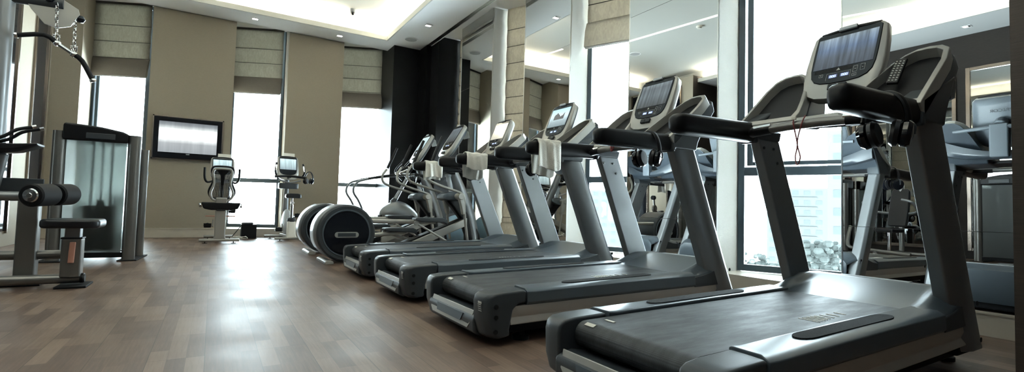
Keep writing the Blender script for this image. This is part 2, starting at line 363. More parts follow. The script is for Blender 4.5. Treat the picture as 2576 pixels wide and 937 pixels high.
# cove ring and the raised tray ceiling
t = MB(); lw = 0.02
e_ = 0.004; zl = ZS - 0.002
t.bx(TX0 - lw, TX1 + lw, TY1 - e_, TY1 + lw, zl, 4.055); t.bx(TX0 - lw, TX1 + lw, TY0 - lw, TY0 + e_, zl, 4.055)
t.bx(TX0 - lw, TX0 + e_, TY0 + e_, TY1 - e_, zl, 4.055); t.bx(TX1 - e_, TX1 + lw, TY0 + e_, TY1 - e_, zl, 4.055)
struct(t.build('trim_1', M['tray'], smooth=False))
t = MB(); o = 0.26
t.bx(TX0 - o, TX1 + o, TY0 - o, TY1 + o, ZT, ZT + 0.05)
t.bx(TX0 - o - .03, TX0 - o, TY0 - o, TY1 + o, ZS + .02, ZT + 0.05); t.bx(TX1 + o, TX1 + o + .03, TY0 - o, TY1 + o, ZS + .02, ZT + 0.05)
t.bx(TX0 - o, TX1 + o, TY0 - o - .03, TY0 - o, ZS + .02, ZT + 0.05); t.bx(TX0 - o, TX1 + o, TY1 + o, TY1 + o + .03, ZS + .02, ZT + 0.05)
struct(t.build('trim_2', M['tray'], smooth=False))
# linear air grille beside the mirrored wall
g = thing('air_grille', 'long linear air slot in the ceiling edge above the mirrored wall', 'air vent')
gm = MB()
for i in range(4): gm.bx(3.604 + i * 0.024, 3.611 + i * 0.024, YF, 9.40, ZS + 0.002, ZS + 0.03)
gm.build('slat', M['steel'], g, smooth=False)
MB().bx(3.601, 3.689, YF, 9.405, ZS + 0.030, ZS + 0.034).build('backing', M['matte'], g, smooth=False)

# right wall pillars (y from, to) and the windows between them
PIL = [(7.163, 8.39), (5.04, 6.16), (2.825, 3.968), (0.55, 1.79)]
pr = MB()
for a, b in PIL: pr.prism([(XW + 0.012, a), (4.285, a), (4.285 + (b - a) * 0.40, b), (XW + 0.012, b)], 'z', 0, 4.12)
pr.bx(4.86, 4.92, YF, 0.6, 0, 4.12)
struct(pr.build('wall_right', M['reveal'], smooth=False))
struct(MB().bx(PX, 4.9, YF, 0.71, 0, ZC).build('wall_near', M['pier'], smooth=False))
# back wall panels
BP = [(-2.28, -1.91), (-1.015, 0.225), (1.12, 2.15)]
pb = MB()
for a, b in BP: pb.prism([(a, YB), (b, YB), (b, 11.19), (a, max(10.80, 11.19 - (b - a) * 0.42))], 'z', 0, 4.12)
struct(pb.build('wall_back', M['wall'], smooth=False))
pd = MB(); pd.prism([(3.046, 10.79), (3.046, 9.8), (3.6, 9.8), (3.6, 9.41), (3.71, 9.41), (3.71, 9.04), (4.285, 9.04), (4.7, 10.0), (4.2, 10.9), (3.5, 11.0)], 'z', 0, 4.12)
struct(pd.build('wall_corner', M['dark'], smooth=False))
pl = MB(); pl.bx(-3.5, -2.28, 8.0, 11.3, 0, 4.12); pl.bx(-3.55, XL, YF, 8.0, 0, 4.12)
struct(pl.build('wall_left', mat('dark_oak', (0.026, 0.021, 0.018), 0.6, noise=0.35, scale=9, stretch=(1, 1, 14), spec=0.2), smooth=False))
struct(MB().bx(-3.55, PX, YF - 0.1, YF, 0, 4.12).build('wall_front', M['pier'], smooth=False))

# marble base
bb = MB()
for a, b in BP: bb.bx(a - 0.004, b + 0.004, YB - 0.016, YB + 0.2, 0, 0.148); bb.bx(a - 0.004, b + 0.004, YB - 0.026, YB + 0.2, 0.148, 0.162)
struct(bb.build('baseboard_back', M['marble'], smooth=False))
br_ = MB()
for a, b in PIL: br_.bx(XW - 0.014, XW + 0.02, max(a, 0.711), b, 0, 0.128); br_.bx(XW - 0.022, XW + 0.02, max(a, 0.711), b, 0.128, 0.140)
struct(br_.build('baseboard_right', M['marble'], smooth=False))

SA = math.sin(R(24.6)); CA = math.cos(R(24.6))
wn = [0]
def window(p, q, sill=0.15, top=4.10, label='', casement=False):
    """window plane from p to q; frame bars, transom, glass; all one window"""
    wn[0] += 1; n = wn[0]
    P = Vector((p[0], p[1], 0)); D = Vector((q[0] - p[0], q[1] - p[1], 0)); Ln = D.length
    Mx = Matrix.Translation(P) @ Matrix.Rotation(math.atan2(D.y, D.x), 4, 'Z')
    root = bpy.data.objects.new('window_%d' % n, None); C.objects.link(root); root.matrix_world = Mx; root['kind'] = 'structure'
    f = MB(); d = 0.06
    for x0, x1 in ((0, 0.055), (Ln - 0.055, Ln)): f.bx(x0, x1, -d / 2, d / 2, sill, top)
    for z0, z1 in ((sill, sill + 0.06), (1.035, 1.115), (top - 0.06, top)): f.bx(0.05, Ln - 0.05, -d / 2 + .002, d / 2 - .002, z0, z1)
    if casement:
        for x0, x1 in ((0.075, 0.125), (Ln - 0.11, Ln - 0.06)): f.bx(x0, x1, -0.02, 0.045, 1.13, top - 0.07)
        f.bx(0.12, Ln - 0.1, -0.018, 0.043, 1.13, 1.165)
    f.build('window_frame', M['frame'], root, bevel=0.004, smooth=False)
    MB().bx(0.05, Ln - 0.05, -0.003, 0.003, sill + 0.05, 1.045).build('pane', M['glass'], root, smooth=False)
    MB().bx(0.05, Ln - 0.05, -0.003, 0.003, 1.105, top - 0.05).build('pane', M['glass'], root, smooth=False)
    return root, Mx, Ln
# window planes: back wall
def back_win(xl, xr, **k): return window((xl, 11.15), (xr, 11.15 - (xr - xl) * SA / CA), **k)
def right_win(yf, yn, **k): return window((4.24, yf), (4.24 + (yf - yn) * SA / CA, yn), **k)
WB = [back_win(-1.91, -1.015, casement=True), back_win(0.225, 1.12), back_win(2.15, 3.13)]
WR = [right_win(9.04, 8.39), right_win(7.163, 6.16), right_win(5.04, 3.968), right_win(2.825, 1.79, casement=True)]
nm = 2
for (a, b) in ((-1.91, -1.015), (0.225, 1.12), (2.15, 3.046)):
    s = MB(); y1 = 11.15; y2 = 11.15 - (b - a) * SA / CA
    s.prism([(a, YB), (b, YB), (b, y2 + 0.03), (a, y1 + 0.03)], 'z', 0, 0.15); nm += 1
    struct(s.build('trim_%d' % nm, M['marble'], smooth=False))
for (a, b) in ((9.04, 8.39), (7.163, 6.16), (5.04, 3.968), (2.825, 1.79)):
    s = MB(); x2 = 4.24 + (a - b) * SA / CA
    s.prism([(XW - 0.01, b), (x2 + 0.03, b), (4.27, a), (XW - 0.01, a)], 'z', 0, 0.145); nm += 1
    struct(s.build('trim_%d' % nm, M['marble'], smooth=False))
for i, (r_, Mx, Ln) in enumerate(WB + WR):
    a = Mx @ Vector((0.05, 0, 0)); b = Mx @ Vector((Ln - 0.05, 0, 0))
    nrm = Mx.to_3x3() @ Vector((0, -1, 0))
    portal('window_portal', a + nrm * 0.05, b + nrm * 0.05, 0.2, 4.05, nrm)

# ------------------------------------------------------------------ roman blinds
def blind(Mx, Ln, bottom, label, m='blind', hemh=0.30, nf=None, off=0.09):
    root = bpy.data.objects.new('roman_blind', None); C.objects.link(root)
    root.matrix_world = Mx @ Matrix.Translation((0, -off, 0))
    tag(root, label, 'blind', 'roman blinds at the tall windows')
    top = 4.085; x0, x1 = 0.02, Ln - 0.02
    zs = [top, 3.70, 3.41, 3.12]; 
    while zs[-1] - 0.29 > bottom + hemh + 0.05: zs.append(zs[-1] - 0.29)
    end = bottom + hemh
    if zs[-1] > end + 0.02: zs.append(end)
    rows = []
    for i in range(len(zs) - 1):
        a, b = zs[i], zs[i + 1]
        for k in range(6):
            t = k / 6; rows.append((a + (b - a) * t, -0.018 * math.sin(PI * t) ** 0.7))
    rows.append((zs[-1], 0))
    mb = MB()
    def fn(u, v):
        i = v * (len(rows) - 1); z, y = rows[int(round(i))]
        x = x0 + (x1 - x0) * u
        return (x, y - 0.004 * math.sin(u * 19 + z * 3) * (1 if y else 0), z)
    mb.grid(fn, 24, len(rows) - 1); mb.build('cloth', M[m], root, solid=0.003)
    r = MB()
    for z in zs[1:]:
        r.bx(x0, x1, -0.010, 0.0, z - 0.004, z + 0.004)
    r.build('rod', M['rod'], root, smooth=False)
    h = MB(); 
    prof = [(0.0, end + 0.03), (-0.03, end + 0.02), (-0.075, end - 0.10), (-0.10, bottom + 0.02), (-0.10, bottom), (-0.06, bottom), (-0.05, bottom + 0.03), (-0.02, end - 0.05)]
    h.loft([[(x, y, z) for y, z in prof] for x in (x0 - 0.01, x1 + 0.01)])
    h.build('hem', M['hem'] if m == 'blind' else M[m], root, bevel=0.006)
    h = MB()
    for k in range(3): h.bx(x0, x1, -0.092 + k * 0.012, -0.083 + k * 0.012, bottom - 0.012 - 0.004 * k, bottom + 0.002)
    h.build('fold_edge', M['hem'], root, smooth=False)
    MB().bx(x0, x1, -0.05, 0.01, top - 0.005, top + 0.02).build('head_rail', M['rod'], root, smooth=False)
    return root
blind(*WB[0][1:], 2.79, 'grey linen roman blind in the window left of the television')
blind(*WB[1][1:], 2.80, 'grey linen roman blind in the window above the two exercise bikes')
blind(*WB[2][1:], 2.77, 'grey linen roman blind in the window beside the black corner column')
blind(*WR[0][1:], 2.05, 'narrow tan roman blind between the black corner and the first mirror', 'blindw', 0.26)
blind(*WR[1][1:], 0.20, 'tan roman blind let down to the floor between two mirrors', 'blindw', 0.20)
blind(*WR[2][1:], 2.82, 'tan roman blind in the window between the second and third mirror', 'blindw', 0.32)
blind(*WR[3][1:], 2.72, 'roman blind whose hem just shows above the nearest window')

# ------------------------------------------------------------------ mirrors on the pillars
def wall_mirror(a, b, label):
    root = thing('wall_mirror', label, 'mirror', (XW, (a + b) / 2, 0), 0, 'mirror panels on the pillars')
    h = (b - a) / 2
    for z0, z1 in ((0.142, 0.609), (0.612, 2.851), (2.854, 4.066)):
        MB().bx(0, 0.010, -h + 0.006, h - 0.006, z0, z1).build('mirror_pane', M['mirror'], root, smooth=False)
    e = MB(); e.bx(-0.004, 0.012, -h, -h + 0.007, 0.142, 4.066); e.bx(-0.004, 0.012, h - 0.007, h, 0.142, 4.066)
    e.build('edge_strip', M['steel'], root, smooth=False)
wall_mirror(7.163, 8.39, 'farthest mirror panel, the narrow one beside the black corner')
wall_mirror(5.04, 6.16, 'second mirror panel, between the lowered tan blind and the middle window')
wall_mirror(2.825, 3.968, 'third mirror panel, behind the second nearest treadmill')
wall_mirror(0.712, 1.79, 'nearest mirror panel, at the right edge beside the brown pier')

# left side: bronze framed mirrors on both faces
M['tinted'] = mat('tinted_mirror', (0.30, 0.31, 0.31), 0.0, 1.0)
def framed_mirror(name, loc, rz, w, z0, z1, label):
    root = thing(name, label, 'mirror', loc, rz, 'bronze framed mirrors on the left wall')
    MB().bx(-w / 2, w / 2, 0.0, 0.012, z0, z1).build('mirror_pane', M['tinted'], root, smooth=False)
    f = MB(); t = 0.06
    f.bx(-w / 2 - t, -w / 2, -0.03, 0.014, z0 - t, z1 + t); f.bx(w / 2, w / 2 + t, -0.03, 0.014, z0 - t, z1 + t)
    f.bx(-w / 2, w / 2, -0.03, 0.014, z1, z1 + t); f.bx(-w / 2, w / 2, -0.03, 0.014, z0 - t, z0)
    f.build('frame', M['bronze'], root, bevel=0.006, smooth=False)
def dark_glass(y, w, label):
    root = thing('dark_glass_panel', label, 'glass panel', (-2.262, y, 0), R(90), 'dark glass strips on the left wall')
    MB().bx(-w / 2, w / 2, 0.0, 0.012, 0.2, 3.9).build('glass', M['gloss'], root, smooth=False)
    for s in (-1, 1): MB().bx(s * w / 2 - 0.02, s * w / 2 + 0.02, -0.02, 0.014, 0.17, 3.93).build('frame_strip', M['bronze'], root, bevel=0.004, smooth=False)
dark_glass(9.75, 0.62, 'dark glass strip with bronze edges in the far left corner')
dark_glass(8.56, 0.40, 'dark glass strip with bronze edges behind the lat bar')
struct(MB().bx(-2.28, -2.268, 8.0, 10.27, 0.0, 4.12).build('wall_side', M['wall'], smooth=False))
for k, y in enumerate((5.9, 4.1, 2.3, 0.5)):
    framed_mirror('framed_mirror', (XL + 0.02, y, 0), R(90), 1.55, 0.2, 3.3, ('bronze framed mirror on the left wall seen only in reflections, %s' % ('farthest one', 'behind the press bench', 'beside the press bench', 'nearest one')[k]))

# ------------------------------------------------------------------ ceiling fittings
def downlight(x, y, label):
    r = thing('downlight', label, 'ceiling light', (x, y, ZS), 0, 'small square ceiling spots')
    f = MB(); a = 0.055
    for s in (-1, 1): f.box((s * a, 0, -0.002), (0.012, 2 * a + 0.012, 0.006)); f.box((0, s * a, -0.002), (2 * a, 0.012, 0.006))
    f.build('rim', M['ceil'], r, smooth=False)
    MB().bx(-a, a, -a, a, -0.0012, 0.0).build('recess', M['matte'], r, smooth=False)
    MB().bx(-a + .012, a - .012, -0.012, a - .012, -0.004, -0.001).build('bulb', M['lamp'], r, smooth=False)
downlight(0.498, 9.886, 'square ceiling spot above the television wall'); downlight(1.979, 9.897, 'square ceiling spot above the last beige panel')
downlight(3.213, 8.345, 'square ceiling spot beside the round ceiling speaker'); downlight(2.95, 6.7, 'square ceiling spot reflected in the second mirror')
downlight(-2.95, 2.98, 'square ceiling spot reflected in the nearest mirror')
def speaker(x, y, z, label):
    r = thing('ceiling_speaker', label, 'speaker', (x, y, z), 0)
    MB().lathe([(0.135, 0), (0.135, -0.008), (0.118, -0.010), (0.115, -0.004), (0.0, -0.004)], seg=40).build('ring', M['ceil'], r)
    MB().lathe([(0.112, -0.003), (0.112, -0.009), (0.02, -0.012), (0.0, -0.012)], seg=40).build('grille', M['grille'], r)
speaker(3.208, 9.258, ZS, 'round ceiling speaker near the black corner'); speaker(-0.35, 8.1, ZT, 'round ceiling speaker in the tray, seen in the third mirror')
def camera_dome(x, y, z, label):
    r = thing('dome_camera', label, 'security camera', (x, y, z), 0, 'ceiling dome cameras')
    MB().lathe([(0.05, 0), (0.05, -0.05), (0.042, -0.06), (0, -0.06)], seg=28).build('base', M['pale'], r)
    MB().lathe([(0.036, -0.055), (0.036, -0.075), (0.028, -0.1), (0.012, -0.112), (0, -0.113)], seg=28).build('dome', M['gloss'], r)
    MB().tube([(-0.03, -0.03, -0.07), (-0.02, -0.02, -0.1), (0.0, 0.0, -0.116), (0.02, 0.02, -0.1), (0.03, 0.03, -0.07)], 0.004, 6).build('trim_ring', M['chrome'], r)
camera_dome(2.07, 9.31, ZT, 'small dome camera hanging inside the lit ceiling tray')
def smoke(x, y, z, label):
    r = thing('smoke_detector', label, 'smoke detector', (x, y, z))
    MB().lathe([(0.06, 0), (0.06, -0.018), (0.05, -0.03), (0.035, -0.032), (0.035, -0.05), (0, -0.052)], seg=32).build('body', M['paper'], r)
    MB().lathe([(0.04, -0.031), (0.04, -0.038), (0, -0.038)], seg=32).build('sensor_ring', M['grille'], r)
smoke(-0.1, 6.15, ZT, 'white smoke detector on the tray ceiling, seen in the third mirror')
def light_line(x0, y0, x1, y1, label):
    o = MB(); d = Vector((x1 - x0, y1 - y0, 0)); L_ = d.length
    o.box((0, 0, 0), (L_, 0.05, 0.012))
    ob = o.build('light_line', M['line'], None, smooth=False); ob.location = ((x0 + x1) / 2, (y0 + y1) / 2, ZT - 0.006); ob.rotation_euler = (0, 0, math.atan2(d.y, d.x))
    tag(ob, label, 'light', 'lit lines in the ceiling tray')
light_line(0.55, 8.7, -0.35, 2.7, 'long lit line across the tray ceiling, seen in the third mirror')
light_line(-1.62, 4.85, -2.55, 2.3, 'lit line at the side of the tray, seen in the nearest mirror')
light_line(1.36, 9.82, 1.22, 8.8, 'short lit line at the far end of the tray')

# ------------------------------------------------------------------ outside
def building(x, y, w, d, h, z0, floors, cols, label, rz=0, m='concrete'):
    r = thing('apartment_building', label, 'building', (x, y, z0), rz, 'hazy buildings outside')
    MB().bx(-w / 2, w / 2, -d / 2, d / 2, 0, h).build('wall', M[m], r, smooth=False)
    for s, ln in ((0, w),):
        wi = MB()
        for i in range(floors):
            for j in range(cols):
                cx = -w / 2 + (j + 0.5) * w / cols; cz = (i + 0.55) * h / floors
                wi.bx(cx - w / cols * 0.26, cx + w / cols * 0.26, -d / 2 - 0.05, -d / 2 + 0.1, cz - h / floors * 0.22, cz + h / floors * 0.2)
        wi.build('windows', M['winout'], r, smooth=False)
    sl = MB()
    for i in range(floors): sl.bx(-w / 2 + w * .3, -w / 2 + w * .62, -d / 2 - 0.25, -d / 2, i * h / floors - 0.1, i * h / floors + 0.25)
    sl.build('balcony', M['concrete'], r, smooth=False)
building(160, 83, 22, 9, 39, -30, 13, 7, 'hazy apartment block in the middle of the nearest window', R(-62))
building(139, 106, 14, 9, 38, -30, 13, 4, 'hazy block with wide windows at the left of the nearest window', R(-58), 'concrete2')
building(113, 47, 13, 9, 48, -30, 13, 3, 'pale flat block at the right of the nearest window', R(-66), 'concrete2')
building(120, 150, 40, 10, 38, -30, 13, 12, 'distant hazy block seen through the middle window', R(-40))
def tree(x, y, z, r_, label):
    t = thing('tree', label, 'tree', (x, y, z), 0, 'hazy trees outside')
    f = MB(); rr_ = random.Random(int(x * 7 + y))
    for k in range(240):
        a = rr_.random() * 2 * PI; q = rr_.random() ** .5 * r_; zz = 1 - (q / r_) ** 2
        s = r_ * rr_.uniform(0.06, 0.16)
        f.ell((q * math.cos(a), q * math.sin(a), 5 + rr_.uniform(-0.5, 0.75) * r_ * (0.35 + zz ** .5)), (s, s, s * 0.8), 6, 5)
    f.build('crown', M['leaf'], t, smooth=False)
    MB().cyl((0, 0, -18), (0, 0, 5), 0.3, 8).build('trunk', M['winout'], t)
tree(62, 40, -13.5, 4.0, 'round hazy tree at the left of the nearest window'); tree(74, 37, -12.5, 5.0, 'tall hazy tree in front of the apartment block')
tree(88, 41, -13.0, 4.6, 'farther hazy tree beside the apartment block'); tree(66, 31, -14, 3.6, 'low hazy tree at the bottom right of the nearest window')
tree(70, 52, -15, 4.5, 'wide hazy tree beyond the window sill')

# ------------------------------------------------------------------ console (shared by all the cardio machines)
def outline(tw, mw, bw, h, n=7, rt=0.02):
    """shield outline: flat top, sides bulge, rounded chin; u lateral, v down from 0"""
    pts = []
    side = [(tw - rt, 0), (tw, -rt), ((tw + mw) / 2 + .001, -h * 0.22), (mw, -h * 0.5), (mw * 0.985, -h * 0.70), (mw * 0.93, -h * 0.84), (bw * 1.15, -h * 0.93), (bw * 0.85, -h * 0.98), (bw * 0.4, -h)]
    for u, v in side: pts.append((u, v))
    for u, v in side[::-1]: pts.append((-u, v))
    return pts
def seg_digits(mb, x, u0, v0, w, h):
    t = w * 0.18
    for k in range(3):
        a = u0 + k * w * 1.35
        for (du, dv, su, sv) in ((0, h, w, t), (0, h / 2, w, t), (0, 0, w, t)):
            mb.box((x, a + du + su / 2, v0 + dv), (0.001, su * .8, t))
        for (du, dv) in ((0, 0.25), (w, 0.25), (0, 0.75), (w, 0.75)): mb.box((x, a + du, v0 + h * dv), (0.001, t, h * 0.38))
TEXTC = {}
def text_mesh(txt, size):
    if (txt, size) in TEXTC: return TEXTC[(txt, size)]
    cu = bpy.data.curves.new('lettering', 'FONT'); cu.body = txt; cu.size = size; cu.extrude = 0.0006; cu.align_x = 'CENTER'; cu.align_y = 'CENTER'
    ob = bpy.data.objects.new('lettering', cu); C.objects.link(ob)
    dg = bpy.context.evaluated_depsgraph_get(); me = bpy.data.meshes.new_from_object(ob.evaluated_get(dg))
    bpy.data.objects.remove(ob); TEXTC[(txt, size)] = me
    return me
def console(parent, top, chin, scr, detail=True, paper=False, digits=True):
    """faces local -x. top / chin are (x, z) of the face. parts parented under 'parent'"""
    tx, tz = top; cx, cz = chin
    h = math.hypot(tx - cx, tz - cz); ang = math.atan2(tx - cx, tz - cz)
    Mx = Matrix.Translation((tx, 0, tz)) @ Matrix.Rotation(ang, 4, 'Y')
    # local frame: u=y, v=z, -x is the face
    hs = MB(Mx); out = outline(0.168, 0.182, 0.125, h)
    def ring(sc, x, dz=0.0, sv=1.0): return [(x, u * sc, (v + h / 2) * sv - h / 2 + dz) for u, v in out]
    hs.loft([ring(0.965, -0.004, 0, .985), ring(0.992, 0.004, 0, .997), ring(1, 0.018), ring(0.99, 0.040, 0, .99)])
    o = hs.build('console_housing', M['silver'], parent, bevel=0.0, angle=60)
    hb_ = MB(Mx); hb_.loft([ring(0.985, 0.040, 0, .985), ring(0.97, 0.050, 0, .975), ring(0.90, 0.066, 0, .93), ring(0.72, 0.082, 0, .78)]); hb_.build('console_back', M['shell'], o, angle=60)
    bz = MB(Mx); bo = outline(0.148, 0.150, 0.105, h * 0.76, rt=0.008)
    bz.loft([[(-0.005, u, v - 0.012) for u, v in bo], [(-0.0085, u * .985, v * .985 - 0.013) for u, v in bo]])
    bz.build('console_glass', M['gloss'], o, smooth=False)
    sh = h * 0.46
    MB(Mx).bx(-0.0105, -0.0085, -0.136, 0.136, -0.040 - sh, -0.040).build('screen', M[scr], o, smooth=False)
    tb = MB(Mx); tb.tube([(0.006, -0.135, -0.002), (0.0, 0, 0.003), (0.006, 0.135, -0.002)], 0.012, 10); tb.build('top_bar', M['black'], o)
    if detail:
        MB(Mx).box((-0.016, 0.005, 0.0), (0.012, 0.085, 0.02)).build('clip', M['pale'], o, bevel=0.003)
        ic = MB(Mx)
        zb = -0.040 - sh
        for (u, v, w_, hh) in ((-0.066, -0.045, 0.018, 0.034), (-0.098, -0.042, 0.018, 0.034), (-0.066, -0.078, 0.018, 0.014), (0.09, -0.052, 0.018, 0.015)):
            y, z = u, zb + v + 0.012
            for s in (-1, 1): ic.box((-0.0095, y + s * w_ / 2, z), (0.0012, 0.0012, hh)); ic.box((-0.0095, y, z + s * hh / 2), (0.0012, w_, 0.0012))
            ic.box((-0.0095, y, z), (0.001, w_ * .3, 0.003))
        for (a, b) in (((0.062, -0.036), (0.062, -0.075)), ((-0.048, -0.036), (-0.048, -0.075)), ((0.062, -0.036), (-0.048, -0.036))):
            ic.box((-0.0095, (a[0] + b[0]) / 2, zb + (a[1] + b[1]) / 2), (0.001, abs(a[0] - b[0]) + 0.001, abs(a[1] - b[1]) + 0.001))
        ic.prism([(-0.0, zb - 0.010), (-0.008, zb - 0.023), (0.008, zb - 0.023)], 'x', -0.0102, -0.0095) if False else ic.loft([[(x, 0.012, zb - 0.008), (x, 0.003, zb - 0.022), (x, 0.021, zb - 0.022)] for x in (-0.0102, -0.0092)])
        ic.build('icons', M['icon'], o, smooth=False)
        MB(Mx).bx(-0.0093, -0.0088, -0.05, 0.125, zb - 0.026, zb - 0.004).build('print_strip', M['pad'], o, smooth=False)
        lc = MB(Mx)
        for a in (0.012, -0.042): lc.bx(-0.0098, -0.009, a, a + 0.040, zb - 0.064, zb - 0.044)
        lc.build('display_window', M['lcd'], o, smooth=False)
        dg = MB(Mx)
        for a in (0.018, -0.036): seg_digits(dg, -0.0102, a, zb - 0.061, 0.0075, 0.012)
        dg.build('digits', M['digit'], o, smooth=False)
        kb = MB(Mx)
        for a in (0.022, -0.022): kb.box((-0.010, a + 0.0, -h + 0.060), (0.020, 0.042, 0.034))
        kb.build('speed_paddle', M['gloss'], o, bevel=0.006)
        # rear: vents, name plate
        vt = MB(Mx)
        for s in (-1, 1):
            for k in range(7):
                vt.box((0.064, s * 0.115, -h * 0.30 - k * 0.013), (0.012, 0.034, 0.005), rot=Euler((R(-25 * s), 0, 0)))
                vt.box((0.066, s * 0.105, -h * 0.62 - k * 0.011), (0.012, 0.03, 0.005), rot=Euler((R(-25 * s), 0, 0)))
        vt.build('vent_slots', M['matte'], o, smooth=False)
        te = bpy.data.objects.new('lettering', text_mesh('PRECOR', 0.034)); C.objects.link(te); te.parent = o
        te.matrix_local = Mx @ Matrix.Translation((0.0835, 0, -h * 0.24)) @ Matrix(((0, 0, 1, 0), (1, 0, 0, 0), (0, 1, 0, 0), (0, 0, 0, 1)))
        te.data.materials.clear(); te.data.materials.append(M['graph'])
    if paper:
        p = MB(Mx); p.box((0.01, -0.02, 0.035), (0.003, 0.19, 0.075)); p.build('paper_note', M['paper'], o, smooth=False)
    return o

# ------------------------------------------------------------------ treadmill
def treadmill():
    T = thing('treadmill', '', 'treadmill', (0, 0, 0), 0, 'treadmills in a row facing the mirrored wall')
    SL = 0.012
    # rear cap: two horns and a low bar
    cap = MB()
    horn = [(-0.030, 0.215), (-0.022, 0.246), (0.000, 0.258), (0.05, 0.264), (0.21, 0.268), (0.21, 0.205), (0.165, 0.200), (0.135, 0.175), (0.115, 0.075), (0.095, 0.045), (0.03, 0.035), (-0.005, 0.055), (-0.026, 0.12)]
    for s in (-1, 1):
        loops = []
        for yy, k, dx in ((0.272, 1, 0), (0.33, 1, 0.0), (0.372, 0.99, 0.008), (0.395, 0.97, 0.03)):
            loops.append([((x - 0.09) * (1 if x > 0.05 else k) + 0.09 + (dx if x < 0.10 else 0), s * yy, (z - 0.13) * k + 0.13) for x, z in horn])
        cap.loft(loops)
    low = [(-0.034, 0.118), (-0.030, 0.060), (0.00, 0.036), (0.09, 0.04), (0.11, 0.07), (0.11, 0.135), (0.03, 0.150), (-0.02, 0.140)]
    cap.loft([[(x, y, z) for x, z in low] for y in (-0.29, 0.29)])
    cp = cap.build('rear_cap', M['graph'], T, bevel=0.012, seg=3)
    u = MB()
    def UP(x): return [(-0.262, 0.158), (-0.250, 0.095), (-0.225, 0.068), (0.225, 0.068), (0.250, 0.095), (0.262, 0.158)]
    u.loft([[(x0 + 0.02 * (z > .12), y, z) for y, z in UP(0)] for x0 in (-0.036, -0.030)]); u.build('rear_badge', M['silver'], cp, bevel=0.003)
    u = MB(); u.loft([[(x0 + (z - .09) * .2, y, z) for y, z in [(-0.15, 0.090), (0.15, 0.090), (0.168, 0.130), (-0.168, 0.130)]] for x0 in (-0.040, -0.037)]); u.build('badge_grille', M['graph2'], cp, smooth=False)
    h = MB()
    for s in (-1, 1):
        for z in (0.195, 0.145, 0.075): h.cyl((0.035, s * 0.386, z), (0.035, s * 0.4005, z), 0.011, 16)
    h.build('holes', M['matte'], cp)
    lb = MB(); lb.box((-0.029, -0.345, 0.215), (0.002, 0.035, 0.010)); 
    for k in range(4): lb.box((-0.031 + k * .0012, -0.345, 0.205 - 0.010 * k), (0.002, 0.033, 0.003))
    lb.build('warning_label', M['icon'], cp, smooth=False)
    # belt loop
    bl = MB(); pr_ = []
    r0 = 0.050; bz = 0.255
    pr_.append((1.46, bz + SL + .012)); pr_.append((0.09, bz))
    for k in range(1, 12):
        a = PI / 2 + PI * k / 12; pr_.append((0.085 + r0 * math.cos(a), bz - r0 + r0 * math.sin(a)))
    pr_ += [(0.09, bz - 2 * r0), (1.46, bz - 2 * r0)]
    bl.loft([[(x, y, z) for x, z in pr_] for y in (-0.257, 0.257)])
    be = bl.build('belt', M['belt'], T, angle=40)
    mk = MB()
    mk.box((0.062, 0.20, bz - 0.0045), (0.018, 0.05, 0.003), rot=Euler((0, R(-24), 0))); mk.box((0.155, 0.195, bz + 0.002), (0.012, 0.05, 0.003))
    mk.build('belt_mark', M['white'], be, smooth=False)
    for k, xx in enumerate((0.86, 0.885, 0.91, 0.935, 0.96, 0.995, 1.04, 1.10)): MB().box((xx, -0.17, bz + 0.0175 * (xx - 0.09) + 0.0005), (0.006, 0.080 - k * 0.005, 0.003)).build('belt_stripe', M['white'], be, smooth=False)
    # side rails
    for s in (-1, 1):
        sr = MB()
        def sec(x, dz): return [(x, s * 0.264, 0.270 + dz), (x, s * 0.272, 0.275 + dz), (x, s * 0.368, 0.274 + dz), (x, s * 0.396, 0.258 + dz), (x, s * 0.398, 0.205 + dz * .6), (x, s * 0.385, 0.190 + dz * .6), (x, s * 0.268, 0.190 + dz * .6)]
        sr.loft([sec(0.215, 0), sec(0.26, -0.003), sec(0.9, 0.010), sec(1.50, 0.017)])
        ro = sr.build('side_rail', M['graph2'], T, bevel=0.004)
        pm = MB(); y0, y1 = s * 0.285, s * 0.352
        pts = []
        yc_, hy_ = (y0 + y1) / 2, abs(y1 - y0) / 2
        for xc_, a0 in ((0.56, PI / 2), (1.10, -PI / 2)):
            for k in range(9): pts.append((xc_ + 0.07 * math.cos(a0 + PI * k / 8), yc_ + hy_ * math.sin(a0 + PI * k / 8)))
        pm.loft([[(x, y, 0.2755 + dz + 0.0165 * (x - 0.26)) for x, y in pts] for dz in (-0.006, 0.0015)])
        pm.build('grip_pad', M['pad'], ro, smooth=False)
        sb = MB()
        sb.loft([[(x, s * 0.330, z0), (x, s * 0.388, z0), (x, s * 0.388, z0 + 0.008), (x, s * 0.380, (z0 + z1) / 2 - 0.01), (x, s * 0.388, z1 - 0.03), (x, s * 0.388, z1), (x, s * 0.330, z1)] for x, z0, z1 in ((0.125, 0.098, 0.190), (1.45, 0.112, 0.205), (1.80, 0.118, 0.210))])
        sb.build('side_beam', M['beam'], T, bevel=0.003)
    fr = MB(); fr.bx(0.13, 1.90, -0.325, 0.325, 0.040, 0.20); fr.bx(0.2, 1.7, -0.255, 0.255, 0.19, 0.235)
    fr.bx(1.70, 1.86, -0.375, 0.375, 0.07, 0.20)
    fr.build('base_frame', M['matte'], T, bevel=0.01)
    for x, y in ((0.24, -0.30), (0.24, 0.30), (1.90, -0.26), (1.90, 0.26)):
        MB().lathe([(0.045, 0), (0.045, 0.018), (0.022, 0.022), (0.022, 0.085), (0, 0.085)], (x, y, 0), seg=20).build('levelling_foot', M['matte'], T)
    # motor hood
    def sst(a, b, x):
        t = max(0, min(1, (x - a) / (b - a))); return t * t * (3 - 2 * t)
